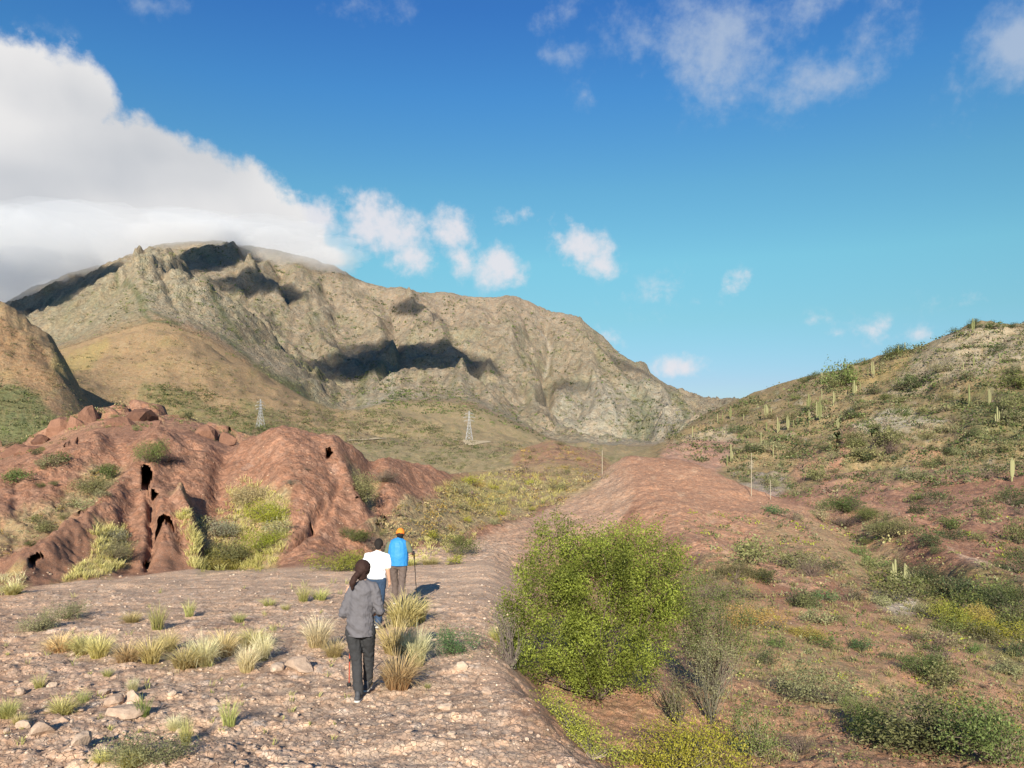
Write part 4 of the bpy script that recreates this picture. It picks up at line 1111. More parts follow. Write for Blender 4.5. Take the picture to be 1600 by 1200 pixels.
scrub('scrub', [([(380, 640), (500, 640), (600, 640), (760, 690), (860, 705), (760, 745), (640, 715), (520, 690), (420, 690)], 2300, ['olive', 'green', 'sage', 'dark', 'twig'], (2, 7), 150, .04),
                ([(0, 500), (100, 560), (250, 520), (420, 600), (540, 650), (400, 700), (120, 700), (0, 700)], 2600, ['olive', 'dark', 'twig', 'straw', 'dark'], (1.6, 5.5), 300, .05),
                ([(0, 590), (60, 620), (95, 665), (60, 700), (0, 700)], 500, ['dark', 'green', 'olive'], (3, 9), 300, -.3),
                ([(220, 600), (330, 610), (400, 655), (500, 690), (400, 695), (240, 650)], 700, ['dark', 'green', 'olive'], (3, 8), 300, -.1),
                ([(130, 640), (300, 640), (380, 690), (0, 720), (0, 690)], 500, ['olive', 'green', 'straw'], (3, 9), 90, 0)],
      'low scrub dotting the slopes of the middle distance', 302)
scrub('scrub', [([(60, 500), (240, 400), (350, 380), (620, 455), (850, 480), (960, 545), (1110, 640), (960, 700), (560, 640), (400, 600)], 3600, ['dark', 'green', 'olive'], (1.5, 4.6), 1300, .22),
                ([(950, 590), (1075, 630), (1060, 690), (930, 695), (965, 650)], 260, ['dark', 'olive'], (2, 5), 1300, .15),
                ([(540, 590), (700, 590), (780, 640), (860, 690), (600, 650)], 700, ['dark', 'green', 'olive'], (2.5, 5.5), 1300, 0)],
      'dark bushes speckling the big mountain', 303, .22, 8)
scrub('scrub', [([(570, 830), (640, 780), (700, 770), (760, 735), (960, 745), (870, 790), (800, 815), (700, 842), (600, 850)], 1100, ['olive', 'gold', 'straw', 'sage', 'twig'], (3, 11), 26, .05),
                ([(270, 795), (330, 850), (305, 893), (440, 890), (450, 780), (370, 755), (350, 800)], 300, ['straw', 'lime', 'olive', 'sage'], (3, 10), 24, 0),
                ([(190, 722), (150, 730), (90, 785), (0, 830), (0, 880), (60, 850), (140, 790), (180, 765)], 240, ['olive', 'sage', 'straw', 'gold'], (3, 10), 22, .1),
                ([(820, 700), (930, 700), (960, 740), (800, 745)], 260, ['olive', 'twig', 'gold'], (3, 8), 60, 0)],
      'dry low scrub in the hollows of the red hills', 304)
# ------------------------------------------------------------------ grass
def tuft_geo(n, h, lean, width, c0, c1, seed, radius=.10, plume=0.0):
    """a fountain of narrow blades, upright in the middle, falling outwards at the rim"""
    r = np.random.default_rng(seed)
    a = r.random(n) * 6.2832; q = np.sqrt(r.random(n))
    B = np.stack([np.cos(a) * q * radius, np.sin(a) * q * radius, np.zeros(n)], 1)
    a2 = a + r.normal(size=n) * .6
    ln = (lean * (.15 + .95 * q) * (.7 + .6 * r.random(n)))[:, None]
    ln = np.clip(ln, 0, 1.45)
    dirh = np.stack([np.cos(a2), np.sin(a2), np.zeros(n)], 1)
    H = h * (.50 + .5 * r.random((n, 1)))
    up = np.array([[0, 0, 1.0]])
    def arc(t): return B + H * (dirh * np.sin(ln * t) * t + up * np.cos(ln * t * 1.05) * t) + np.array([[.05, 0, 0]]) * H * t * t
    P1, P2, P3 = arc(.4), arc(.75), arc(1.0)
    side = np.stack([-np.sin(a2), np.cos(a2), np.zeros(n)], 1)
    ang = r.random((n, 1)) * 3.14; side = side * np.cos(ang) + np.cross(side, up) * np.sin(ang)
    V = []
    for P, w in ((B, .8), (P1, .9), (P2, .6 + plume), (P3, .10)):
        V += [P - side * width * w, P + side * width * w]
    V = np.stack(V, 1).reshape(-1, 3)
    Fq = np.array([[0, 1, 3, 2], [2, 3, 5, 4], [4, 5, 7, 6]])
    Fq = (Fq[None] + (np.arange(n) * 8)[:, None, None]).reshape(-1, 4)
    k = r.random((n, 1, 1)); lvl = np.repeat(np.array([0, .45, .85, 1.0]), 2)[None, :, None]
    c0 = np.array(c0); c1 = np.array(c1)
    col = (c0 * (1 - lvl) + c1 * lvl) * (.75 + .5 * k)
    return V, Fq, col.reshape(-1, 3)
GREENY = ((.24, .25, .06), (.50, .47, .19)); YELL = ((.34, .29, .08), (.64, .56, .25)); PALE = ((.38, .31, .13), (.74, .66, .42)); RUST = ((.38, .24, .09), (.66, .56, .26)); FRESH = ((.16, .20, .04), (.40, .42, .13))
TUFT = {}
for key, pal, n, h, lean, w in (('green', GREENY, 150, 1, .62, .010), ('yellow', YELL, 420, 1, .95, .009), ('pale', PALE, 460, 1, .95, .008), ('rust', RUST, 480, 1, 1.05, .010), ('fresh', FRESH, 130, 1, .60, .011)):
    TUFT[key] = []
    for i in range(2):
        V, Fq, c = tuft_geo(n, h, lean, w, pal[0], pal[1], 900 + 7 * i + len(key) * 13, .26)
        TUFT[key].append(mesh_np(key + ' tuft', V, Fq, c, STRAW, link=False).data)
def put_tuft(k, P, w, h, rot, i=0):
    o = bpy.data.objects.new('grass_tuft', TUFT[k][i % 2]); COL.objects.link(o)
    o.location = P; o.rotation_euler = (0, 0, rot); o.scale = (w / 1.55, w / 1.55, h / .9)
    return o
TUFTS = [  # px, base row, width px, height px, kind, label
    (622, 1076, 84, 70, 'rust', 'big straw tuft nearest the camera beside the feet of the grey walker'),
    (650, 1040, 60, 76, 'pale', 'pale feathery tuft joined to the one beside the grey walker'),
    (618, 1024, 74, 66, 'yellow', 'straw tuft lying in the shadow of the grey walker'),
    (632, 978, 92, 62, 'yellow', 'dense yellow tuft at the heels of the walker in the blue vest'),
    (655, 972, 44, 44, 'green', 'greener tuft on the right side of the dense yellow one'),
    (496, 1010, 62, 56, 'pale', 'pale tuft to the left of the grey walker'),
    (522, 1026, 46, 34, 'yellow', 'small tuft at the tip of the walking pole'),
    (474, 940, 34, 30, 'green', 'green tuft on open gravel left of the walkers'),
    (296, 963, 28, 30, 'green', 'lone green tuft in the middle of the left gravel'),
    (246, 984, 42, 46, 'green', 'upright tuft rising above the long band of grass'),
    (206, 972, 40, 20, 'yellow', 'low tuft left of the upright one'),
    (374, 972, 34, 18, 'green', 'small flat tuft above the right end of the grass band'),
    (95, 1016, 64, 32, 'rust', 'golden tuft at the left end of the grass band'),
    (130, 1020, 56, 36, 'rust', 'golden tuft second from the left in the grass band'),
    (155, 1026, 54, 42, 'yellow', 'yellow tuft third from the left in the grass band'),
    (200, 1034, 60, 40, 'rust', 'rusty tuft in the left middle of the grass band'),
    (236, 1036, 56, 50, 'yellow', 'tall yellow tuft in the middle of the grass band'),
    (262, 1016, 48, 36, 'yellow', 'yellow tuft behind the middle of the grass band'),
    (290, 1044, 66, 46, 'rust', 'straw tuft with brown foot in the grass band'),
    (318, 1040, 62, 58, 'pale', 'palest feathery tuft of the grass band'),
    (350, 1024, 60, 46, 'rust', 'rust coloured tuft behind the palest one'),
    (395, 1012, 66, 36, 'rust', 'flat brown tuft near the right end of the grass band'),
    (386, 1048, 48, 52, 'pale', 'pale tuft leaning right at the end of the grass band'),
    (410, 1030, 44, 52, 'pale', 'last pale tuft at the right end of the grass band'),
    (62, 1074, 32, 26, 'green', 'thin tuft on gravel below the left end of the grass band'),
    (98, 1116, 56, 36, 'yellow', 'yellow tuft with loose stones around it on the left'),
    (130, 1098, 34, 26, 'green', 'small tuft touching the yellow one with loose stones'),
    (224, 1118, 40, 38, 'fresh', 'green tuft beside a dark crack in the gravel'),
    (208, 1080, 24, 28, 'pale', 'thin pale tuft of single stalks left of centre'),
    (168, 1056, 26, 16, 'green', 'tiny tuft below the grass band'),
    (358, 1134, 42, 50, 'green', 'upright tuft alone on the lower gravel'),
    (290, 1162, 28, 52, 'yellow', 'tall thin tuft above the spreading green weed'),
    (272, 1140, 30, 30, 'pale', 'short pale tuft beside the tall thin one'),
    (12, 1122, 44, 40, 'yellow', 'tuft cut off by the left edge'),
    (30, 1130, 30, 24, 'yellow', 'small tuft next to the one at the left edge'),
    (20, 928, 46, 24, 'yellow', 'yellow tuft at the foot of the red hill on the left edge'),
    (160, 1190, 40, 30, 'yellow', 'ragged yellow tuft at the very bottom left'),
    (205, 1200, 60, 36, 'yellow', 'dry tuft growing inside the spreading green weed'),
    (668, 1074, 16, 12, 'green', 'tiny green sprig on bare path right of the straw tufts'),
    (775, 1000, 30, 26, 'yellow', 'dry tuft under the left side of the largest bush'),
    (640, 884, 40, 16, 'lime_', 'low yellow grass behind the pole of the walker in blue'),
    (672, 882, 44, 14, 'lime_', 'low yellow grass on the path right of the walker in blue'),
    (446, 952, 24, 12, 'green', 'small tuft on gravel between two walkers and the left'),
    (420, 946, 40, 14, 'green', 'flat faint tuft on the upper gravel'),
    (500, 936, 44, 20, 'green', 'faint green tuft just left of the ponytailed walker'),
]
for i, (px, row, w, h, k, lab) in enumerate(TUFTS):
    P = hit2(px, row, 6.0)
    if P is None: continue
    if k == 'lime_': k = 'yellow'
    s = P.y / F
    P.z -= .03
    tag(put_tuft(k, P, w * s * 1.15, h * s * 1.05, (i * 1.7) % 6.28, i), lab, 'grass tuft')
# grass nobody could count
def grass(regions, label, seed, per=9):
    r = np.random.default_rng(seed); VV = []; FF = []; CC = []; base = 0
    for pts, n, pal, hpx, ymin in regions:
        a = np.array(pts, float)
        X = r.uniform(a[:, 0].min(), a[:, 0].max(), n * 5); Yr = r.uniform(a[:, 1].min(), a[:, 1].max(), n * 5)
        wx = 16 * fbm(X / 30, Yr / 22, 3, seed + 1); keep = (poly_mask(X + wx, Yr + .6 * wx, pts, .5) > .5) & (fbm(X / 25, Yr / 14, 3, seed) > r.uniform(-.4, .25, len(X)))
        for x, w in list(zip(X[keep], Yr[keep]))[:n]:
            P = hit2(x, w, ymin)
            if P is None: continue
            s = P.y / F; h = r.uniform(*hpx) * s
            V, Fq, c = tuft_geo(per, h, .7, max(.34 * s, .004), pal[0], pal[1], int(r.integers(1 << 30)), h * .35)
            VV.append(V + np.array(P)); FF.append(Fq + base); CC.append(c); base += len(V)
    return tag(mesh_np('grass', np.concatenate(VV), np.concatenate(FF), np.concatenate(CC), STRAW), label, kind='stuff')
grass([([(268, 795), (290, 800), (330, 850), (305, 893), (430, 890), (450, 840), (452, 790), (400, 750), (360, 760), (350, 800), (330, 815)], 330, YELL, (8, 17), 24),
       ([(270, 800), (288, 800), (312, 850), (312, 890), (298, 890), (300, 850)], 140, YELL, (9, 18), 24),
       ([(310, 870), (430, 860), (400, 893), (310, 895)], 200, ((.26, .24, .05), (.44, .38, .14)), (9, 17), 24),
       ([(140, 830), (195, 820), (205, 870), (170, 900), (90, 912), (150, 870)], 260, YELL, (8, 16), 22),
       ([(-20, 905), (40, 900), (34, 925), (-20, 932)], 70, PALE, (8, 18), 18),
       ([(640, 845), (700, 835), (760, 830), (690, 870), (640, 880)], 120, YELL, (5, 10), 28),
       ([(680, 770), (760, 740), (900, 750), (860, 790), (760, 815)], 220, ((.30, .25, .08), (.46, .39, .15)), (6, 12), 40)],
      'yellow grass filling the hollows of the red hills', 401)
grass([([(1070, 900), (1250, 870), (1420, 900), (1640, 980), (1640, 1200), (1350, 1150), (1150, 1060)], 800, ((.17, .16, .05), (.36, .32, .14)), (7, 15), 10),
       ([(1060, 1040), (1200, 1060), (1300, 1150), (1250, 1200), (1000, 1200)], 200, ((.17, .15, .06), (.40, .33, .17)), (8, 16), 8),
       ([(0, 940), (560, 900), (560, 1190), (0, 1190)], 90, GREENY, (7, 15), 7)],
      'sparse dry grass on the slope right of the ridge', 402, 8)

# ------------------------------------------------------------------ stones
import bmesh
def rock_mesh(seed, sub=2, rough=.28, flat=.7):
    bm = bmesh.new(); bmesh.ops.create_icosphere(bm, subdivisions=sub, radius=.5)
    r = np.random.default_rng(seed)
    P = np.array([v.co[:] for v in bm.verts])
    for _ in range(7):                      # break faces off
        n = r.normal(size=3); n /= np.linalg.norm(n); dcut = r.uniform(.22, .42)
        over = P @ n - dcut
        P = P - np.where(over > 0, over, 0)[:, None] * n
    P += r.normal(size=P.shape) * .012
    P *= np.array([1, r.uniform(.7, 1), r.uniform(.5, .8) * flat / .7])
    for v, p in zip(bm.verts, P): v.co = p
    me = bpy.data.meshes.new('stone'); bm.to_mesh(me); bm.free(); return me
def stone_material(name, c0, c1, scale):
    m = bpy.data.materials.new(name); m.use_nodes = True
    nt = m.node_tree; b = nt.nodes['Principled BSDF']; b.inputs['Roughness'].default_value = .92; b.inputs['Specular IOR Level'].default_value = .15
    oi = nt.nodes.new('ShaderNodeObjectInfo'); geo = nt.nodes.new('ShaderNodeNewGeometry')
    n = nn(nt, 'ShaderNodeTexNoise'); n.inputs['Scale'].default_value = scale; n.inputs['Detail'].default_value = 7; n.inputs['Roughness'].default_value = .65
    nt.links.new(geo.outputs['Position'], n.inputs['Vector'])
    f = smath(nt, 'ADD', smath(nt, 'MULTIPLY', oi.outputs['Random'], .7), smath(nt, 'MULTIPLY_ADD', n.outputs[0], 1.2, -.45), clamp=True)
    nt.links.new(mixc(nt, f, c0, c1), b.inputs['Base Color'])
    bp = nn(nt, 'ShaderNodeBump'); bp.inputs['Strength'].default_value = .8; bp.inputs['Distance'].default_value = .4 / scale
    nt.links.new(n.outputs[0], bp.inputs['Height']); nt.links.new(bp.outputs[0], b.inputs['Normal'])
    return m
GREYST = stone_material('grey pink stone', (.30, .205, .15), (.56, .43, .32), 14)
REDST = stone_material('red boulder rock', (.12, .060, .040), (.28, .148, .096), .8)
RM = [rock_mesh(40 + i) for i in range(6)]
for me in RM: me.materials.append(GREYST)
RB = [rock_mesh(80 + i, 2, .3, .95) for i in range(5)]
for me in RB:
    me.materials.append(REDST)
def put_rock(me, P, sx, sy, sz, rot, name, tilt=0.0):
    o = bpy.data.objects.new(name, me); COL.objects.link(o)
    o.location = P; o.rotation_euler = (tilt, tilt * .6, rot); o.scale = (sx, sy, sz)
    return o
NAMED_ST = [  # px, row of the foot, width px, height px, label
    (465, 1052, 58, 30, 'broad flat rock with a black cleft on its right side, left of the pole tip'),
    (430, 1050, 44, 16, 'low slab of rock left of the broad flat rock'),
    (205, 1095, 40, 22, 'blocky rock behind the green tuft with the dark crack'),
    (176, 1102, 38, 20, 'brown tilted rock left of the blocky rock'),
    (158, 1086, 30, 14, 'pale oval stone above the brown tilted rock'),
    (188, 1124, 64, 26, 'grey slab with a deep shadow beneath, below the green tuft'),
    (60, 1150, 52, 30, 'big rounded rock with a black hollow at its right end'),
    (30, 1140, 30, 18, 'white faced stone at the left edge'),
    (78, 1074, 18, 12, 'pale cube shaped stone on the left gravel'),
    (28, 1085, 22, 14, 'white stone left of the pale cube shaped stone'),
    (498, 1098, 14, 10, 'whitish pebble rock left of the front walker\'s shoe'),
    (430, 1120, 16, 8, 'pale round stone in the middle of the lower gravel'),
    (718, 1046, 30, 16, 'reddish rock with a dark hole, right of the blue green cushion'),
    (120, 1165, 46, 22, 'wide low rock near the bottom left'),
    (330, 1100, 26, 12, 'flat stone right of the green tuft'),
    (520, 1150, 18, 9, 'small rounded stone low in the middle'),
    (760, 1085, 24, 14, 'pale stone on the edge of the drop'),
    (695, 1110, 26, 14, 'split stone above the dark crack on the right of the path'),
]
for i, (px, row, w, h, lab) in enumerate(NAMED_ST):
    P = hit2(px, row, 6.0)
    if P is None: continue
    s = P.y / F
    tag(put_rock(RM[i % 6], P + Vector((0, w * s * .3, h * s * .12)), w * s, w * s * .8, h * s * 1.5, i * 1.3, 'rock', .12), lab, 'rock')
r = np.random.default_rng(77)
def STL(px, row, w):
    size = 'small' if w < 9 else 'fist sized' if w < 14 else 'large'
    if row < 940: place = 'on the far gravel ' + ('near the left red hill' if px < 250 else 'under the red dome' if px < 520 else 'along the path')
    elif row < 1050: place = ('left of the grass band' if px < 70 else 'around the grass band' if px < 440 else 'left of the front walker' if px < 560 else 'right of the straw tufts')
    elif row < 1120: place = ('below the left end of the grass band' if px < 200 else 'below the grass band' if px < 430 else 'by the feet of the front walker' if px < 620 else 'between straw tufts and edge')
    else: place = ('in the bottom left corner' if px < 220 else 'at the bottom left of centre' if px < 460 else 'at the bottom centre' if px < 640 else 'at the bottom by the crumbling edge')
    return size + ' loose stone ' + place
cnt = 0
while cnt < 230:
    px = r.uniform(-20, 900); row = 880 + 330 * r.random() ** .7
    if row < 905 and px > 500: continue
    if px > 760 and row > 1050 and px > 760 + (row - 1050) * .95: continue
    P = hit2(px, row, 6.0)
    if P is None or P.y > 26: continue
    s = P.y / F; w = (r.uniform(4, 9) + 11 * r.random() ** 7) * (row - 780) / 330 + 2.0
    sz = w * s
    o = put_rock(RM[int(r.integers(6))], P + Vector((0, 0, sz * .10)), sz, sz * r.uniform(.6, 1), sz * r.uniform(.5, .9), r.random() * 6.28, 'stone', r.normal() * .2)
    tag(o, STL(px, row, w), 'stone', 'loose stones strewn over the near ridge'); cnt += 1
# gravel
bmv = bmesh.new(); bmesh.ops.create_icosphere(bmv, subdivisions=1, radius=.5)
IV = np.array([v.co[:] for v in bmv.verts]); IF = np.array([[v.index for v in f.verts] for f in bmv.faces]); bmv.free()
def gravel(pts_fn, n, size, seed, label, mat, c0, c1):
    r = np.random.default_rng(seed); P = pts_fn(r, n)
    P = np.array([list(p) for p in P]); n = len(P)
    sc = size(r, P)[:, None, None] * r.uniform(.55, 1.1, (n, 1, 3)) * np.array([1, 1, .65])
    V = IV[None] * (1 + .3 * r.normal(size=(n, len(IV), 1)) * .6) * sc
    a = r.random(n) * 6.28; ca, sa = np.cos(a)[:, None], np.sin(a)[:, None]
    X = V[..., 0] * ca - V[..., 1] * sa; Y = V[..., 0] * sa + V[..., 1] * ca
    V = np.stack([X, Y, V[..., 2]], -1) + P[:, None, :]
    Fq = (IF[None] + (np.arange(n) * len(IV))[:, None, None]).reshape(-1, 3)
    k = r.random((n, 1)) ** 1.4
    col = np.repeat(np.array(c0) * (1 - k) + np.array(c1) * k, len(IV), 0)
    return tag(mesh_np('gravel', V.reshape(-1, 3), Fq, col, mat), label, kind='stuff')
def near_pts(r, n):
    out = []
    while len(out) < n:
        px = r.uniform(-30, 900); row = 890 + 330 * r.random() ** .8
        if px > 760 and row > 1050 and px > 780 + (row - 1050): continue
        P = hit2(px, row, 5.5)
        if P is not None and P.y < 27: out.append(P)
    return out
gravel(near_pts, 5200, lambda r, P: P[:, 1] / F * (1.4 + 5.5 * r.random(len(P)) ** 2.6), 501, 'gravel and chips covering the near ridge', specs[1][1], (.30, .205, .145), (.62, .49, .37))
def red_pts(r, n):
    out = []
    while len(out) < n:
        px = r.uniform(-30, 1640); row = r.uniform(690, 1200)
        P = hit2(px, row, 9 if px > 900 else 26)
        if P is not None and P.y < 110: out.append(P)
    return out
gravel(red_pts, 3200, lambda r, P: P[:, 1] / F * (1.0 + 2.8 * r.random(len(P)) ** 3), 502, 'small stones sticking out of the red hills', specs[2][1], (.30, .17, .10), (.56, .41, .29))
# red boulders of the middle ridge
BOUL = [(14, 712, 60, 34), (60, 690, 44, 26), (92, 672, 52, 40), (118, 664, 44, 50), (135, 655, 40, 40), (165, 672, 50, 28), (190, 664, 46, 30), (215, 655, 70, 34), (236, 664, 40, 26), (196, 682, 52, 24), (160, 690, 44, 20), (246, 676, 56, 28), (275, 672, 50, 30),
        (300, 676, 44, 30), (322, 682, 40, 34), (345, 690, 36, 30), (95, 700, 60, 26), (40, 708, 50, 22), (225, 684, 44, 18), (128, 690, 46, 26), (364, 700, 26, 18), (305, 690, 50, 18)]
BL = ['leftmost', 'flat topped', 'leaning', 'tall upright', 'tall pointed', 'low', 'rounded', 'widest', 'squat', 'half buried', 'stubby', 'broad pale', 'domed', 'split', 'steep', 'ragged', 'long lower', 'lower left', 'flattened', 'wedged', 'rightmost small', 'front most flat']
for i, (px, row, w, h) in enumerate(BOUL):
    P = hit2(px, row, 90)
    if P is None: continue
    s = P.y / F
    o = put_rock(RB[i % 5], P + Vector((0, w * s * .2, h * s * -.12)), w * s * 1.35, w * s, h * s * 1.45, i * 2.1, 'boulder', .15)
    tag(o, BL[i] + ' red sandstone boulder on the rocky ridge behind the left red hill', 'boulder', 'red boulders on the rocky ridge')
# overhanging blocks that roof the dark clefts
# ------------------------------------------------------------------ cacti
def simple_mat(name, c, rough=.8, spec=.2, noise=0.0, scale=10.0, bump=0.0, c2=None, sheen=0.0):
    m = bpy.data.materials.new(name); m.use_nodes = True
    nt = m.node_tree; b = nt.nodes['Principled BSDF']
    b.inputs['Roughness'].default_value = rough; b.inputs['Specular IOR Level'].default_value = spec
    b.inputs['Sheen Weight'].default_value = sheen
    tc = nt.nodes.new('ShaderNodeTexCoord')
    n = nn(nt, 'ShaderNodeTexNoise'); n.inputs['Scale'].default_value = scale; n.inputs['Detail'].default_value = 5
    nt.links.new(tc.outputs['Object'], n.inputs['Vector'])
    c2 = c2 or tuple(x * (1 - noise) for x in c)
    nt.links.new(mixc(nt, n.outputs[0], c2, tuple(min(1, x * (1 + noise)) for x in c)), b.inputs['Base Color'])
    if bump:
        bp = nn(nt, 'ShaderNodeBump'); bp.inputs['Strength'].default_value = .6; bp.inputs['Distance'].default_value = bump
        nt.links.new(n.outputs[0], bp.inputs['Height']); nt.links.new(bp.outputs[0], b.inputs['Normal'])
    return m
CACT = simple_mat('cactus skin', (.19, .20, .08), .7, .25, .25, 1.5, 0)
CACTP = simple_mat('pale cactus skin', (.28, .27, .13), .7, .25, .2, 1.5, 0)
DEADP = simple_mat('bleached wood', (.36, .31, .23), .9, .1, .2, 3, 0)

def column_mesh(name, path, radii, ribs=9, mat=None):
    """ribbed column along a path of (x, z) stations"""
    V = []; nr = ribs * 2
    for (x, z), rr in zip(path, radii):
        for j in range(nr):
            a = j * math.pi / ribs
            q = rr * (1.0 if j % 2 == 0 else .78)
            V.append((x + q * math.cos(a), q * math.sin(a), z))
    Fq = []
    for i in range(len(path) - 1):
        for j in range(nr):
            Fq.append((i * nr + j, i * nr + (j + 1) % nr, (i + 1) * nr + (j + 1) % nr, (i + 1) * nr + j))
    o = mesh_np(name, np.array(V), np.array(Fq), None, mat, link=False)
    return o.data
TR = column_mesh('trunk', [(0, -.1), (0, .1), (.01, .5), (0, .86), (0, .96), (0, 1.0)], [.05, .062, .07, .062, .042, .006], mat=CACT)
TRP = column_mesh('pale trunk', [(0, -.1), (0, .1), (.01, .5), (0, .86), (0, .96), (0, 1.0)], [.05, .062, .07, .062, .042, .006], mat=CACTP)
AR = column_mesh('arm', [(.02, -.06), (.10, -.03), (.15, .06), (.17, .3), (.17, .7), (.165, .92), (.165, 1.0)], [.05, .055, .055, .058, .055, .036, .004], mat=CACT)
ARP = column_mesh('pale arm', [(.02, -.06), (.10, -.03), (.15, .06), (.17, .3), (.17, .7), (.165, .92), (.165, 1.0)], [.05, .055, .055, .058, .055, .036, .004], mat=CACTP)
CACTI = [  # px, base row, height px, arms, label
    (1364, 590, 24, 2, 'tallest cactus of the upper middle slope, three columns, in front of dark shrubs'),
    (1356, 590, 14, 0, 'short single cactus touching the tallest one of the upper slope'),
    (1283, 600, 18, 1, 'forked cactus leaning over a pale rock under the skyline'),
    (1335, 616, 22, 3, 'bright yellow cactus with four stubby columns'),
    (1344, 612, 14, 0, 'thin cactus column right of the bright yellow one'),
    (1302, 634, 22, 1, 'double column cactus between the forked clump and the yellow one'),
    (1284, 628, 18, 0, 'lone thin cactus column above the big clump'),
    (1263, 642, 26, 3, 'upper left cactus of the big clump'),
    (1264, 660, 20, 1, 'lower left cactus of the big clump'),
    (1276, 652, 24, 1, 'middle cactus of the big clump'),
    (1281, 658, 36, 2, 'tallest cactus of the big clump, on its right side'),
    (1197, 654, 22, 3, 'bushy cactus with close columns on the left of the slope'),
    (1205, 652, 14, 0, 'thin cactus column just right of the bushy one'),
    (1197, 674, 14, 1, 'faint cactus below the bushy one'),
    (1215, 676, 24, 1, 'slim cactus with a shadow at its foot'),
    (1231, 672, 22, 2, 'cactus with a leaning main column and low arms'),
    (1240, 668, 12, 0, 'tiny cactus column right of the leaning one'),
    (1309, 672, 18, 2, 'cactus standing on top of the dark cleft'),
    (1314, 652, 12, 0, 'tiny cactus above the cactus of the dark cleft'),
    (1141, 654, 18, 2, 'leftmost bushy cactus near the skyline'),
    (1162, 656, 9, 0, 'smallest cactus column on the left of the slope'),
    (1121, 660, 14, 0, 'cactus column lowest on the left skyline'),
    (1129, 658, 12, 0, 'cactus column next to the lowest one on the left skyline'),
    (1189, 694, 18, 0, 'cactus column above the pale gravel fan'),
    (1142, 726, 26, 1, 'pale two column cactus at the left foot of the slope'),
    (1136, 728, 18, 0, 'short cactus left of the pale two column one'),
    (1208, 712, 18, 0, 'dull cactus column half hidden in scrub'),
    (1423, 607, 16, 0, 'single cactus column in the middle of the stony slope'),
    (1521, 572, 18, 1, 'cactus with one arm on the upper right slope'),
    (1562, 568, 16, 0, 'thin grey cactus on the upper right slope'),
    (1505, 578, 12, 0, 'tiny cactus left of the one with one arm'),
    (1514, 634, 32, 1, 'tall cactus in dark scrub on the right'),
    (1545, 638, 26, 1, 'cactus to the right of the tall one in dark scrub'),
    (1558, 668, 28, 2, 'thick many column cactus near the right edge'),
    (1573, 658, 12, 0, 'tiny cactus right of the thick many column one'),
    (1581, 752, 36, 3, 'lowest cactus at the right edge, candelabra with dark foot'),
    (1475, 524, 20, 2, 'cactus standing against the sky left of the crest bushes'),
    (1520, 518, 20, 2, 'cactus standing against the sky among the crest bushes'),
    (1404, 555, 15, 0, 'left cactus of two just under the skyline'),
    (1414, 550, 15, 0, 'right cactus of two just under the skyline'),
    (1350, 570, 11, 1, 'tiny dark cactus on the skyline'),
    (1082, 684, 18, 0, 'reddish cactus stump on the pale ledge at the left end'),
]
def cactus(P, h, arms, label, seed, pale=False, group='columnar cacti on the hillside', name='cactus'):
    r = np.random.default_rng(seed)
    root = bpy.data.objects.new(name, None); COL.objects.link(root); root.location = P; root.rotation_euler = (0, 0, r.uniform(-.5, .5))
    w = min(max(h * .6, 1.7), 2.6)
    t = bpy.data.objects.new('trunk', TRP if pale else TR); COL.objects.link(t); t.parent = root; t.scale = (w, w, h)
    for k in range(arms):
        a = bpy.data.objects.new('arm', ARP if pale else AR); COL.objects.link(a); a.parent = root
        z = h * r.uniform(.08, .35); ah = min(h * r.uniform(.45, .75), h - z)
        a.location = (0, 0, z); a.rotation_euler = (0, 0, (math.pi if k % 2 else 0) + r.uniform(-.5, .5)); a.scale = (w * .9 * (1 + .35 * (k // 2)), w * .9, ah)
    return tag(root, label, 'cactus', group)
for i, (px, row, h, arms, lab) in enumerate(CACTI):
    P = hit2(px, row, 20)
    if P is None: continue
    cactus(P, h * P.y / F * 1.05, arms, lab, 600 + i, pale=(i % 3 != 1))
P = hit2(1405, 912, 20)
if P is not None:
    root = bpy.data.objects.new('cactus', None); COL.objects.link(root); root.location = P
    s = P.y / F
    for k, (dx, hh) in enumerate(((-14, 24), (-8, 33), (-2, 38), (4, 34), (9, 30), (14, 22))):
        t = bpy.data.objects.new('column', TRP); COL.objects.link(t); t.parent = root
        t.location = (dx * s, (k % 3 - 1) * .25, 0); t.scale = (30 * s, 30 * s, hh * s); t.rotation_euler = (0, (dx / 14) * .12, 0)
    tag(root, 'stand of six upright yellow green cactus columns in the right gully', 'cactus', 'columnar cacti on the hillside')
for px, row, h, lab in ((1174, 776, 68, 'tall slender pale pole at the left foot of the cactus slope'), (1204, 780, 30, 'short pale pole right behind the tail of the red mound'), (941, 742, 38, 'thin pale pole by the gap left of the red crest')):
    P = hit2(px, row, 60)
    if P is None: continue
    s = P.y / F
    n = 8; V = []
    for z, rr in ((-.5, .09), (h * s * .5, .075), (h * s, .06)):
        for j in range(n): V.append((rr * s * 7 * math.cos(j * .7854), rr * s * 7 * math.sin(j * .7854), z))
    Fq = [(i * n + j, i * n + (j + 1) % n, (i + 1) * n + (j + 1) % n, (i + 1) * n + j) for i in range(2) for j in range(n)]
    o = mesh_np('pole', np.array(V), np.array(Fq), None, DEADP); o.location = P
    tag(o, lab, 'pole')

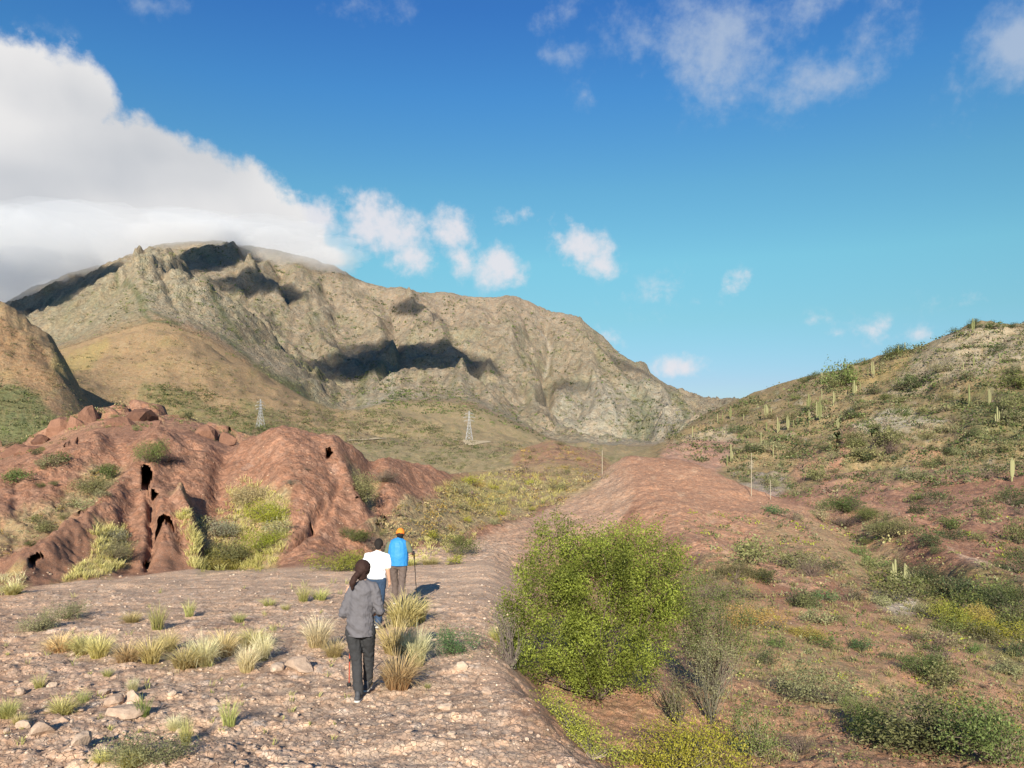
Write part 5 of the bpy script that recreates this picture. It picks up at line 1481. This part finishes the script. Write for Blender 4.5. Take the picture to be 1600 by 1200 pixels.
# ------------------------------------------------------------------ power line towers
STEEL = simple_mat('galvanised steel', (.36, .36, .36), .5, .4, .1, 1)
def bars(name, segs, t, parent, mat=STEEL):
    VV = []; FF = []
    for (p, q) in segs:
        p = np.array(p, float); q = np.array(q, float); d = q - p; L = np.linalg.norm(d); d /= L
        a = np.cross(d, [0, 0, 1.0]) if abs(d[2]) < .9 else np.cross(d, [1.0, 0, 0]); a /= np.linalg.norm(a); b = np.cross(d, a)
        base = len(VV)
        for e in (p, q):
            for sx, sy in ((-1, -1), (1, -1), (1, 1), (-1, 1)): VV.append(e + (a * sx + b * sy) * t * .5)
        for j in range(4): FF.append((base + j, base + (j + 1) % 4, base + 4 + (j + 1) % 4, base + 4 + j))
        FF.append((base, base + 3, base + 2, base + 1)); FF.append((base + 4, base + 5, base + 6, base + 7))
    return mesh_np(name, np.array(VV), np.array(FF), None, mat, parent=parent)
def pylon(px, row, hpx, rot, label):
    P = hit2(px, row, 300)
    if P is None: return
    H = hpx * P.y / F
    root = bpy.data.objects.new('pylon', None); COL.objects.link(root); root.location = P; root.rotation_euler = (0, 0, rot)
    def half(z): t = z / H; return (.115 * (1 - t / .62) + .030 * (t / .62)) * H if t < .62 else .030 * H * (1 - (t - .62) / .40) + .004 * H
    th = P.y / 1208 * .45
    lv = [0, .16, .30, .42, .52, .62, .72, .82, .92, 1.0]
    for sx, sy in ((1, 1), (1, -1), (-1, -1), (-1, 1)):
        bars('leg', [((sx * half(a * H), sy * half(a * H), a * H), (sx * half(b * H), sy * half(b * H), b * H)) for a, b in zip(lv[:-1], lv[1:])], th, root)
    br = []
    for a, b in zip(lv[:-1], lv[1:]):
        ha, hb = half(a * H), half(b * H)
        for sy in (1, -1):
            br += [((-ha, sy * ha, a * H), (hb, sy * hb, b * H)), ((ha, sy * ha, a * H), (-hb, sy * hb, b * H)), ((-hb, sy * hb, b * H), (hb, sy * hb, b * H))]
        for sx in (1, -1):
            br += [((sx * ha, -ha, a * H), (sx * hb, hb, b * H))]
    bars('bracing', br, th * .6, root)
    for z, w in ((.66, .17), (.78, .20), (.90, .14)):
        h_ = half(z * H)
        for s_ in (1, -1):
            bars('crossarm', [((s_ * h_, -h_, z * H), (s_ * w * H, 0, z * H)), ((s_ * h_, h_, z * H), (s_ * w * H, 0, z * H)), ((s_ * h_, 0, (z + .05) * H), (s_ * w * H, 0, z * H)), ((s_ * w * H, 0, z * H), (s_ * w * H, 0, (z - .04) * H))], th * .7, root)
    tag(root, label, 'pylon', 'power line towers on the valley floor')
pylon(407, 668, 44, .9, 'grey lattice power tower seen at an angle above the left red hill')
pylon(733, 688, 46, .15, 'grey lattice power tower on a pale pad in the middle of the valley')

# road and pad on the valley floor
ROADM = simple_mat('pale dust road', (.40, .32, .21), .95, .1, .15, .1)
def ribbon(name, pts, wid_, label):
    V = []
    for i, (x, y) in enumerate(pts):
        V += [(x, y - wid_ / 2, max(ground_z(x, y - wid_ / 2), ground_z(x, y)) + .12), (x, y + wid_ / 2, max(ground_z(x, y + wid_ / 2), ground_z(x, y)) + .15)]
    Fq = [(2 * i, 2 * i + 2, 2 * i + 3, 2 * i + 1) for i in range(len(pts) - 1)]
    return tag(mesh_np(name, np.array(V), np.array(Fq), None, ROADM), kind='structure')
pt = []
for px in range(500, 741, 6):
    P = hit2(px, 687.5 + 1.2 * math.sin(px / 26.0), 250)
    if P is not None: pt.append((P.x, P.y))
if len(pt) > 4:
    ys = np.convolve(np.pad([p[1] for p in pt], 3, mode='edge'), np.ones(7) / 7, 'valid')
    ribbon('road', [(p[0], y) for p, y in zip(pt, ys)], 6, '')
P = hit2(742, 691, 250)
if P is not None:
    n = 28; V = [(P.x, P.y, 0)] + [(P.x + 9 * math.cos(a) * (1 + .2 * math.sin(3 * a + 1)), P.y + 12 * math.sin(a) * (1 + .2 * math.cos(2 * a)), 0) for a in np.linspace(0, 2 * math.pi, n + 1)[:-1]]
    V = np.array(V); V[:, 2] = ground_z(V[:, 0], V[:, 1]) + .25; V[0, 2] = V[1:, 2].mean()
    tag(mesh_np('gravel_pad', V, np.array([(0, 1 + i, 1 + (i + 1) % n) for i in range(n)]), None, ROADM), kind='structure')

# ------------------------------------------------------------------ clouds
def lump(seed, sub=4):
    bm = bmesh.new(); bmesh.ops.create_icosphere(bm, subdivisions=sub, radius=1.0)
    P = np.array([v.co[:] for v in bm.verts]); Fq = np.array([[v.index for v in f.verts] for f in bm.faces]); bm.free()
    from mathutils import noise as mn
    mn.seed_set(seed + 1)
    off = np.array([.42 * mn.noise(Vector(p) * 1.6 + Vector((seed, 0, 0))) + .22 * mn.noise(Vector(p) * 3.7 + Vector((0, seed, 0))) + .10 * mn.noise(Vector(p) * 8.0) for p in P])
    return P * (1 + off)[:, None], Fq
def cloud_mat(name, dens):
    m = bpy.data.materials.new(name); m.use_nodes = True; nt = m.node_tree; nt.nodes.clear()
    o = nt.nodes.new('ShaderNodeOutputMaterial'); v = nt.nodes.new('ShaderNodeVolumePrincipled')
    v.inputs['Color'].default_value = (1, 1, 1, 1); v.inputs['Density'].default_value = dens; v.inputs['Anisotropy'].default_value = .1
    nt.links.new(v.outputs[0], o.inputs['Volume'])
    return m
THICK = cloud_mat('cloud', .013); SOFTC = cloud_mat('thin cloud', .006); MIST = cloud_mat('summit mist', .0028); MIST2 = cloud_mat('thin mist', .0026)
def cloud(P, rx, ry, rz, seed, mat, label, rot=0):
    V, Fq = lump(seed)
    V = V * np.array([rx, ry, rz])
    o = mesh_np('cloud', V, Fq, None, mat, smooth=True); o.location = P; o.rotation_euler = (0, 0, rot)
    return tag(o, label, kind='stuff')
SDV = np.array(sun_dir)
def over(px, row, ymin, along, rx, ry, rz, seed, label, mat=THICK, tilt=0):
    P = hit2(px, row, ymin)
    if P is None: return
    Q = np.array(P) - SDV * along / math.hypot(SDV[0], SDV[1])
    o = cloud(Vector(Q), rx, ry, rz, seed, mat, label)
    o.rotation_euler = (0, tilt, 0)
over(640, 562, 1900, 1450, 270, 190, 95, 3, 'drifting cloud that shades the middle of the range', tilt=.05)
over(545, 580, 1900, 1420, 150, 120, 60, 4, 'cloud beside the one that shades the middle of the range')
over(330, 408, 2500, 2000, 130, 260, 150, 5, 'cloud over the valley that shades the hollow under the summit', tilt=.5)
over(405, 438, 2500, 2000, 140, 150, 70, 6, 'small cloud next to the one that shades the summit hollow')
over(645, 480, 2500, 1900, 110, 90, 36, 7, 'small cloud that shades the notch right of the summit', tilt=.5)
over(975, 570, 2300, 1500, 150, 70, 32, 8, 'slim cloud that shades the falling right end of the range', mat=SOFTC, tilt=.62)
over(885, 603, 2000, 1400, 85, 80, 42, 9, 'small cloud that shades the lower right face of the range', mat=SOFTC)
over(60, 462, 2500, 2050, 330, 330, 190, 10, 'cloud over the valley that shades the left end of the range')
over(330, 515, 1600, 1150, 70, 70, 34, 11, 'tiny cloud that shades the grey spur', mat=cloud_mat('veil', .006))
# mist lying on the summit line
def mist(px, row, y, rw, rh, rd, seed, mat, label):
    s = y / F
    cloud(Vector(((px - 800) * s, y, CZ + (HZ - row) * s)), rw * s, rd, rh * s, seed, mat, label)
mist(150, 372, 3150, 230, 50, 220, 21, MIST, 'mist of the cloud bank lying on the left shoulder of the range')
mist(-30, 415, 3100, 200, 75, 260, 22, MIST2, 'mist of the cloud bank hiding the left end of the range')
mist(300, 360, 3120, 110, 26, 140, 23, MIST2, 'thin mist touching the summit')
mist(455, 392, 3060, 100, 34, 150, 24, MIST, 'mist spilling over the ridge right of the summit')
mist(390, 362, 3100, 120, 24, 140, 25, MIST, 'mist trailing along the ridge at the summit')
mist(520, 406, 3020, 54, 22, 100, 26, MIST2, 'last shred of mist on the ridge right of the summit')
# ------------------------------------------------------------------ people
def capsule(p, q, r0, r1, sx=1.0, sy=1.0, n=14, m=5):
    """closed tapered limb from p to q; sx, sy flatten its section across and along the walking direction"""
    p = np.array(p, float); q = np.array(q, float); d = q - p; L = np.linalg.norm(d) + 1e-9; d = d / L
    a = np.cross(d, [0, 1.0, 0.02]); a /= np.linalg.norm(a) + 1e-9; b = np.cross(d, a)
    if abs(d[2]) > .6:
        a = np.array([1.0, 0, 0]) - d * d[0]; a /= np.linalg.norm(a); b = np.cross(d, a)
    V = []; rings = []
    for t in np.linspace(-math.pi / 2, 0, m, endpoint=False)[1:]: rings.append((p + d * r0 * math.sin(t), r0 * math.cos(t)))
    for t in (0, .33, .66, 1): rings.append((p + d * L * t, r0 + (r1 - r0) * t))
    for t in np.linspace(0, math.pi / 2, m)[1:-1]: rings.append((q + d * r1 * math.sin(t), r1 * math.cos(t)))
    for c, rr in rings:
        for j in range(n):
            an = 2 * math.pi * j / n
            V.append(c + a * rr * math.cos(an) * sx + b * rr * math.sin(an) * sy)
    V.append(p - d * r0); V.append(q + d * r1)
    F_ = []; k = len(rings)
    for i in range(k - 1):
        for j in range(n): F_.append((i * n + j, i * n + (j + 1) % n, (i + 1) * n + (j + 1) % n, (i + 1) * n + j))
    for j in range(n):
        F_.append((len(V) - 2, (j + 1) % n, j, j)); F_.append((len(V) - 1, (k - 1) * n + j, (k - 1) * n + (j + 1) % n, (k - 1) * n + (j + 1) % n))
    return V, F_
def fuse(name, caps, voxel, mat, parent, wrinkle=0.0, seed=0, smooth=2, cut=None):
    """the limbs grown together into one continuous surface"""
    bm = bmesh.new()
    for V, F_ in caps:
        vs = [bm.verts.new(tuple(v)) for v in V]
        for f in F_:
            ff = list(dict.fromkeys(f))
            try: bm.faces.new([vs[i] for i in ff])
            except ValueError: pass
    bmesh.ops.recalc_face_normals(bm, faces=bm.faces)
    me = bpy.data.meshes.new(name); bm.to_mesh(me); bm.free()
    o = bpy.data.objects.new('raw', me); COL.objects.link(o)
    md = o.modifiers.new('r', 'REMESH'); md.mode = 'VOXEL'; md.voxel_size = voxel; md.use_smooth_shade = True
    sm_ = o.modifiers.new('s', 'SMOOTH'); sm_.iterations = smooth; sm_.factor = .5
    dg = bpy.context.evaluated_depsgraph_get()
    me2 = bpy.data.meshes.new_from_object(o.evaluated_get(dg))
    bpy.data.objects.remove(o); bpy.data.meshes.remove(me)
    co = np.empty(len(me2.vertices) * 3, np.float32); me2.vertices.foreach_get('co', co); co = co.reshape(-1, 3)
    if cut is not None:
        b2 = bmesh.new(); b2.from_mesh(me2)
        bmesh.ops.bisect_plane(b2, geom=b2.verts[:] + b2.edges[:] + b2.faces[:], plane_co=(0, 0, cut), plane_no=(.02, .05, 1), clear_inner=True)
        b2.to_mesh(me2); b2.free(); me2.update()
        co = np.empty(len(me2.vertices) * 3, np.float32); me2.vertices.foreach_get('co', co); co = co.reshape(-1, 3)
    if wrinkle:
        nr = np.empty(len(me2.vertices) * 3, np.float32); me2.vertex_normals.foreach_get('vector', nr); nr = nr.reshape(-1, 3)
        w = ridged(co[:, 0] * 7 + co[:, 1] * 5 + seed, co[:, 2] * 9 + .6 * co[:, 0] * 9, 3, seed) - .45
        w2 = fbm(co[:, 0] * 18 + co[:, 1] * 11, co[:, 2] * 14, 3, seed + 3)
        co = co + nr * (wrinkle * w + wrinkle * .5 * w2)[:, None]
        me2.vertices.foreach_set('co', co.ravel().astype(np.float32)); me2.update()
    me2.name = name
    me2.materials.clear(); me2.materials.append(mat)
    me2.polygons.foreach_set('use_smooth', np.ones(len(me2.polygons), bool))
    ob = bpy.data.objects.new(name, me2); COL.objects.link(ob); ob.parent = parent
    return ob
SKIN = simple_mat('skin', (.52, .30, .20), .55, .35, .08, 20)
def hand(wr, dirv, palm_n, side, curl=.5, s=1.0):
    """palm, four unequal fingers with a knuckle bend and a thumb from the side of the palm"""
    wr = np.array(wr, float); d = np.array(dirv, float); d /= np.linalg.norm(d); nrm = np.array(palm_n, float); nrm -= d * (nrm @ d); nrm /= np.linalg.norm(nrm)
    w = np.cross(d, nrm) * side
    out_ = [capsule(wr, wr + d * .075 * s, .022 * s, .026 * s, 1.25, .62)]
    for k, L in enumerate((.068, .076, .071, .056)):
        off = w * (.026 - .0175 * k) * s
        a = wr + d * .085 * s + off
        b = a + (d * math.cos(curl) + nrm * math.sin(curl)) * L * .52 * s
        c = b + (d * math.cos(curl * 2.4) + nrm * math.sin(curl * 2.4)) * L * .5 * s
        out_ += [capsule(a - d * .02, b, .0092 * s, .0088 * s, n=8, m=4), capsule(b, c, .0088 * s, .0075 * s, n=8, m=4)]
    a = wr + d * .030 * s + w * .026 * s; b = a + (d * .6 + w * .75 + nrm * .25) * .036 * s; c = b + (d * .85 + nrm * .5) * .030 * s
    out_ += [capsule(a, b, .0115 * s, .010 * s, n=8, m=4), capsule(b, c, .010 * s, .0085 * s, n=8, m=4)]
    return out_
def head_caps(c, tilt=(0, 0), s=1.0):
    """c: centre of the skull; the face looks along +y"""
    c = np.array(c, float)
    P = lambda x, y, z: c + np.array([x, y, z]) * s
    h = [capsule(P(0, -.018, .005), P(0, .022, .012), .088 * s, .084 * s, .90, 1.08), capsule(P(0, .03, -.02), P(0, .045, -.085), .066 * s, .040 * s, .95, .9),
         capsule(P(0, .098, .005), P(0, .112, -.028), .009 * s, .015 * s, n=8), capsule(P(0, .085, -.062), P(0, .088, -.064), .022 * s, .022 * s, 1.2, .5, n=8),
         capsule(P(.076, -.004, .012), P(.080, -.006, -.028), .014 * s, .010 * s, .5, 1.1, n=8), capsule(P(-.076, -.004, .012), P(-.080, -.006, -.028), .014 * s, .010 * s, .5, 1.1, n=8)]
    return h
EYE = simple_mat('eye', (.05, .035, .03), .2, .5)
HAIRB = simple_mat('dark brown hair', (.036, .018, .014), .75, .2, .5, 50, .010)
HAIRK = simple_mat('black hair', (.022, .018, .016), .8, .15, .4, 60, .006)
def eyes(c, parent, s=1.0):
    for sx in (-1, 1):
        bm = bmesh.new(); bmesh.ops.create_uvsphere(bm, u_segments=10, v_segments=6, radius=.012 * s)
        me = bpy.data.meshes.new('eye'); bm.to_mesh(me); bm.free(); me.materials.append(EYE)
        o = bpy.data.objects.new('eye', me); COL.objects.link(o); o.parent = parent; o.location = (c[0] + sx * .031 * s, c[1] + .083 * s, c[2] + .006 * s)
def person(px, row, label, rot=0.0):
    """stands where the sight line meets the ground"""
    o = bpy.data.objects.new('person', None); COL.objects.link(o)
    P = hit2(px, row, 6); o.location = P; o.rotation_euler = (0, 0, rot)
    return tag(o, label, 'person'), P
def shoe(c, yaw, pitch, parent, upper, sole, s=1.0):
    sh_ = fuse('shoe', [capsule((0, -.075, .045), (0, .03, .042), .042, .042, .9, .9), capsule((0, .03, .040), (0, .135, .030), .042, .030, 1.05, .8), capsule((0, -.06, .05), (0, -.05, .095), .040, .038, .85, 1.0)], .009, upper, parent)
    sl = fuse('sole', [capsule((0, -.085, .012), (0, .03, .012), .040, .040, 1.02, .42), capsule((0, .03, .012), (0, .145, .012), .043, .034, 1.05, .42)], .008, sole, sh_)
    sh_.location = c; sh_.rotation_euler = (pitch, 0, yaw); sh_.scale = (s, s, s)
    return sh_
DKSHOE = simple_mat('dark shoe', (.06, .06, .065), .7, .3, .3, 30); SOLE = simple_mat('pale rubber sole', (.55, .52, .48), .8, .3, .1, 20)
def legs(hipc, hw, kn, an, r, mat, parent, seed, top, name='trousers', low=.06):
    cp = [capsule((hipc[0] - hw * .42, hipc[1], top), (hipc[0] + hw * .42, hipc[1], top), r * .95, r * .95, 1, 1.0), capsule((hipc[0] - hw * .5, hipc[1], hipc[2]), (hipc[0] + hw * .5, hipc[1], hipc[2]), r * 1.12, r * 1.12, 1, 1.05)]
    for sgn, K, A_ in ((-1, kn[0], an[0]), (1, kn[1], an[1])):
        H_ = (hipc[0] + sgn * hw * .72, hipc[1], hipc[2])
        cp += [capsule(H_, K, r * 1.05, r * .80), capsule(K, A_, r * .80, r * low / .06 * .66)]
    return fuse(name, cp, .012, mat, parent, .012, seed)
def body_legs(hipc, hw, kn, an):
    cp = [capsule((hipc[0] - hw * .4, hipc[1], hipc[2]), (hipc[0] + hw * .4, hipc[1], hipc[2]), .085, .085)]
    for sgn, K, A_ in ((-1, kn[0], an[0]), (1, kn[1], an[1])):
        H_ = (hipc[0] + sgn * hw * .72, hipc[1], hipc[2])
        A2 = (A_[0], A_[1], max(A_[2] - .05, .05))
        cp += [capsule(H_, K, .066, .047), capsule(K, A2, .046, .032), capsule(A2, (A2[0], A2[1] + .12, A2[2] - .03), .030, .024)]
    return cp

# --- the walker in grey, nearest
p1, P1 = person(562, 1094, 'person in a loose grey long sleeved top and dark trousers, dark ponytail, nearest the camera')
GREYT = simple_mat('grey jersey', (.125, .117, .125), .9, .15, .18, 14, .010)
TROU1 = simple_mat('charcoal trousers', (.040, .040, .042), .85, .2, .2, 30, .004)
hc = (.035, .035, 1.53)
elL, elR = (-.190, -.02, 1.035), (.240, -.02, 1.075)
haL, haR = (-.185, .20, .985), (.21, .20, .99)
hip = (.01, 0, .83); hw1 = .13
kn1 = ((-.045, .045, .47), (.075, .17, .49)); an1 = ((-.01, -.01, .10), (.045, .28, .13))
body = head_caps(hc, s=.96) + [capsule((.035, .0, 1.36), (.036, .02, 1.46), .050, .050), capsule((.0, 0, .88), (.02, 0, 1.02), .10, .095, 1.1, .75), capsule((.02, 0, 1.02), (.035, 0, 1.27), .095, .105, 1.1, .7),
      capsule((-.08, 0, 1.32), (.15, 0, 1.335), .045, .045), capsule((-.115, 0, 1.32), elL, .044, .038), capsule(elL, haL, .036, .026), capsule((.185, 0, 1.335), elR, .044, .038), capsule(elR, haR, .036, .026)]
body += hand(haL, (.15, .5, .35), (.9, .2, 0), -1, .75, .95) + hand(haR, (-.6, .6, -.1), (-.2, .1, -.9), 1, .5, .95) + body_legs(hip, hw1, kn1, an1)
b1 = fuse('body', body, .0085, SKIN, p1); eyes((hc[0], hc[1], hc[2]), p1, .96)
hair = [capsule((.035, .0, 1.565), (.035, .01, 1.575), .095, .093, .98, 1.04), capsule((.030, -.03, 1.55), (.030, -.035, 1.485), .080, .060, .98, .8), capsule((.01, -.075, 1.52), (-.02, -.105, 1.50), .040, .034),
        capsule((-.02, -.10, 1.50), (-.060, -.115, 1.42), .036, .040, 1.0, .8), capsule((-.060, -.115, 1.42), (-.070, -.110, 1.33), .038, .016, 1.0, .8)]
fuse('hair', hair, .009, HAIRB, p1, .010, 11, 2)
top = [capsule((.005, 0, .70), (.01, 0, .95), .160, .158, 1.04, .92), capsule((.01, 0, .95), (.025, 0, 1.15), .150, .150, 1.0, .88), capsule((.025, 0, 1.15), (.035, 0, 1.29), .150, .142, 1.04, .86),
       capsule((-.075, 0, 1.315), (.15, 0, 1.335), .070, .070, 1, 1), capsule((-.095, .0, 1.30), elL, .064, .056), capsule(elL, (haL[0] - .003, haL[1] - .03, haL[2] + .005), .057, .043), capsule((.17, 0, 1.32), elR, .064, .056), capsule(elR, (haR[0], haR[1] - .03, haR[2]), .057, .043),
       capsule((.035, -.005, 1.37), (.035, 0, 1.40), .062, .056)]
fuse('shirt', top, .010, GREYT, p1, .018, 5, cut=.775)
legs(hip, hw1, kn1, an1, .086, TROU1, p1, 8, .90)
shoe((-.01, -.02, 0.0), 0, -.12, p1, DKSHOE, SOLE); shoe((.045, .27, .035), -.1, 0, p1, DKSHOE, SOLE)
POLE_R = simple_mat('red anodised pole', (.50, .09, .05), .4, .5, .1, 10); GRIP = simple_mat('black grip', (.02, .02, .02), .7, .3)
def pole(top_, tip, mat, label):
    o = bpy.data.objects.new('walking_pole', None); COL.objects.link(o); o.location = tip
    t = np.array(top_) - np.array(tip)
    def tube(nm, a, b, r0, r1, m): return fuse(nm, [capsule(t * a, t * b, r0, r1, n=10, m=4)], .0035, m, o, smooth=0) if False else mesh_np(nm, *[np.array(x) for x in capsule(t * a, t * b, r0, r1, n=10, m=4)], None, m, smooth=True, parent=o)
    tube('lower_shaft', .02, .36, .006, .0075, mat); tube('middle_shaft', .34, .64, .008, .009, mat); tube('upper_shaft', .62, .88, .010, .010, mat)
    tube('grip', .86, 1.0, .016, .018, GRIP); tube('tip', -.01, .03, .003, .005, GRIP)
    tube('lock', .345, .37, .012, .012, GRIP); tube('lock', .625, .65, .013, .013, GRIP)
    d = t / np.linalg.norm(t)
    tube('basket', .055, .062, .028, .028, GRIP)
    return tag(o, label, 'walking pole')
def W_(root, P): return root.matrix_basis @ Vector(P) if False else Vector(root.location) + Matrix.Rotation(root.rotation_euler[2], 3, 'Z') @ Vector(P)
hL = W_(p1, (haL[0] + .03, haL[1] + .055, haL[2] + .06)); tp = Vector((hL.x - .10, hL.y + .35, 0)); tp.z = float(ground_z(tp.x, tp.y)) - .02
pole((hL.x, hL.y, hL.z + .02), tuple(tp), POLE_R, 'red walking pole held in the left hand of the person in grey')

# --- the walker in white
def on_plane(px, y): x = (px - 800) / F * y; return Vector((x, y, float(ground_z(x, y))))
def person_at(px, y, label, rot=0.0):
    o = bpy.data.objects.new('person', None); COL.objects.link(o); o.location = on_plane(px, y); o.rotation_euler = (0, 0, rot)
    return tag(o, label, 'person')
p2 = person_at(588, 14.4, 'person with short black hair in a white T-shirt and jeans, walking between the other two')
p2.scale = (.96, .96, .97)
WHITE = simple_mat('white cotton', (.80, .80, .80), .9, .15, .02, 30, .003); JEANS = simple_mat('dark blue denim', (.035, .060, .105), .9, .15, .3, 40, .003)
hc = (.035, .085, 1.575)
elL, elR = (-.27, .05, 1.10), (.225, .0, 1.13); haL, haR = (-.24, .25, 1.0), (.245, .06, .90)
hip = (0, -.03, .92); kn2 = ((-.075, .12, .50), (.085, -.06, .49)); an2 = ((-.07, .24, .11), (.08, -.26, .16))
body = head_caps(hc, s=1.0) + [capsule((.015, .03, 1.40), (.032, .07, 1.49), .058, .056), capsule((.0, -.02, .97), (.0, 0, 1.10), .115, .115, 1.1, .72), capsule((.0, 0, 1.10), (.01, .03, 1.30), .115, .125, 1.15, .7),
      capsule((-.14, .03, 1.37), (.16, .03, 1.37), .050, .050), capsule((-.18, .03, 1.37), elL, .052, .044), capsule(elL, haL, .042, .030), capsule((.195, .03, 1.37), elR, .052, .044), capsule(elR, haR, .042, .029)]
body += hand(haL, (.1, .8, .1), (.9, 0, 0), -1, .6) + hand(haR, (.02, .25, -.95), (-.9, .2, 0), 1, .35) + body_legs(hip, .15, kn2, an2)
fuse('body', body, .0095, SKIN, p2); eyes(hc, p2)
fuse('hair', [capsule((.035, .065, 1.615), (.035, .080, 1.625), .092, .088, .98, 1.05), capsule((.035, .03, 1.60), (.035, .02, 1.56), .076, .062, 1.05, .8)], .010, HAIRK, p2, .004, 12, 1)
shirt = [capsule((0, -.02, .93), (0, 0, 1.15), .175, .178, 1.08, .86), capsule((0, 0, 1.15), (.01, .03, 1.31), .178, .170, 1.10, .80), capsule((-.13, .03, 1.375), (.15, .03, 1.375), .078, .078), capsule((.01, .02, 1.40), (.02, .04, 1.44), .070, .060),
         capsule((-.175, .03, 1.365), (-.235, .04, 1.20), .074, .070), capsule((.19, .03, 1.365), (.222, .01, 1.20), .074, .070)]
fuse('shirt', shirt, .012, WHITE, p2, .018, 15, cut=.965)
legs(hip, .15, kn2, an2, .092, JEANS, p2, 18, 1.0)
shoe((-.07, .22, .02), 0, 0, p2, DKSHOE, SOLE, 1.1); shoe((.08, -.28, .05), 0, -.5, p2, DKSHOE, SOLE, 1.1)

# --- the walker in the blue vest
p3 = person_at(622, 17.8, 'person in an orange cap, blue vest and grey brown trousers, farthest of the walkers')
BLUE = simple_mat('blue padded vest', (.030, .22, .52), .6, .35, .10, 6, .01); OLIV = simple_mat('olive shirt', (.13, .14, .09), .9, .15, .15, 30, .003)
TAUPE = simple_mat('grey brown trousers', (.13, .098, .085), .9, .15, .15, 30, .003); ORANGE = simple_mat('orange cap cloth', (.85, .22, .03), .85, .2, .08, 40)
hc = (.045, .05, 1.625)
elL, elR = (-.275, .03, 1.17), (.285, .0, 1.22); haL, haR = (-.22, .26, 1.08), (.325, .22, 1.14)
hip = (0, 0, .93); kn3 = ((-.085, .11, .50), (.09, -.03, .49)); an3 = ((-.08, .18, .11), (.085, -.17, .13))
body = head_caps(hc, s=1.0) + [capsule((.01, .01, 1.44), (.035, .04, 1.54), .060, .058), capsule((0, 0, .98), (0, 0, 1.12), .12, .12, 1.1, .72), capsule((0, 0, 1.12), (0, .01, 1.34), .12, .13, 1.15, .7),
      capsule((-.15, .01, 1.42), (.16, .01, 1.42), .062, .062), capsule((-.19, .01, 1.41), elL, .054, .046), capsule(elL, haL, .043, .031), capsule((.20, .01, 1.41), elR, .054, .046), capsule(elR, haR, .043, .030)]
body += hand(haL, (.2, .8, .1), (.9, 0, 0), -1, .8) + hand(haR, (.15, .7, .1), (-.8, .1, -.3), 1, .85) + body_legs(hip, .16, kn3, an3)
fuse('body', body, .0105, SKIN, p3); eyes(hc, p3)
fuse('hair', [capsule((.045, .02, 1.63), (.045, .03, 1.58), .088, .070, 1.02, 1.0)], .011, HAIRK, p3, .003, 13, 1)
cap = fuse('cap', [capsule((.045, .045, 1.665), (.045, .055, 1.68), .100, .094, 1.0, 1.05)], .011, ORANGE, p3, .002, 14, 1)
fuse('brim', [capsule((.045, .12, 1.650), (.045, .19, 1.635), .070, .055, 1.0, .14)], .010, ORANGE, cap)
fuse('shirt', [capsule((0, 0, 1.02), (0, .0, 1.36), .165, .165, 1.1, .72), capsule((-.15, .01, 1.42), (.16, .01, 1.42), .074, .074), capsule((-.195, .01, 1.405), (elL[0] + .01, elL[1], elL[2] + .05), .074, .066), capsule((.205, .01, 1.405), (elR[0] - .01, elR[1], elR[2] + .04), .074, .068)], .013, OLIV, p3, .006, 25)
fuse('vest', [capsule((0, 0, .90), (0, 0, 1.15), .205, .215, 1.12, .84), capsule((0, 0, 1.15), (.0, .01, 1.36), .215, .200, 1.12, .82), capsule((-.12, .01, 1.435), (.13, .01, 1.435), .078, .078, 1, 1.15), capsule((.01, .0, 1.46), (.03, .02, 1.52), .076, .068)], .012, BLUE, p3, .007, 26, cut=.925)
legs(hip, .16, kn3, an3, .098, TAUPE, p3, 28, 1.0, low=.075)
shoe((-.08, .16, .015), 0, 0, p3, DKSHOE, SOLE, 1.12); shoe((.085, -.19, .03), 0, -.3, p3, DKSHOE, SOLE, 1.12)
hR = W_(p3, (haR[0] + .0, haR[1] + .075, haR[2] - .01)); tp = Vector((hR.x + .02, hR.y + .45, 0)); tp.z = float(ground_z(tp.x, tp.y)) - .02
pole((hR.x, hR.y, hR.z + .06), tuple(tp), GRIP, 'black walking pole held in the right hand of the person in the blue vest')
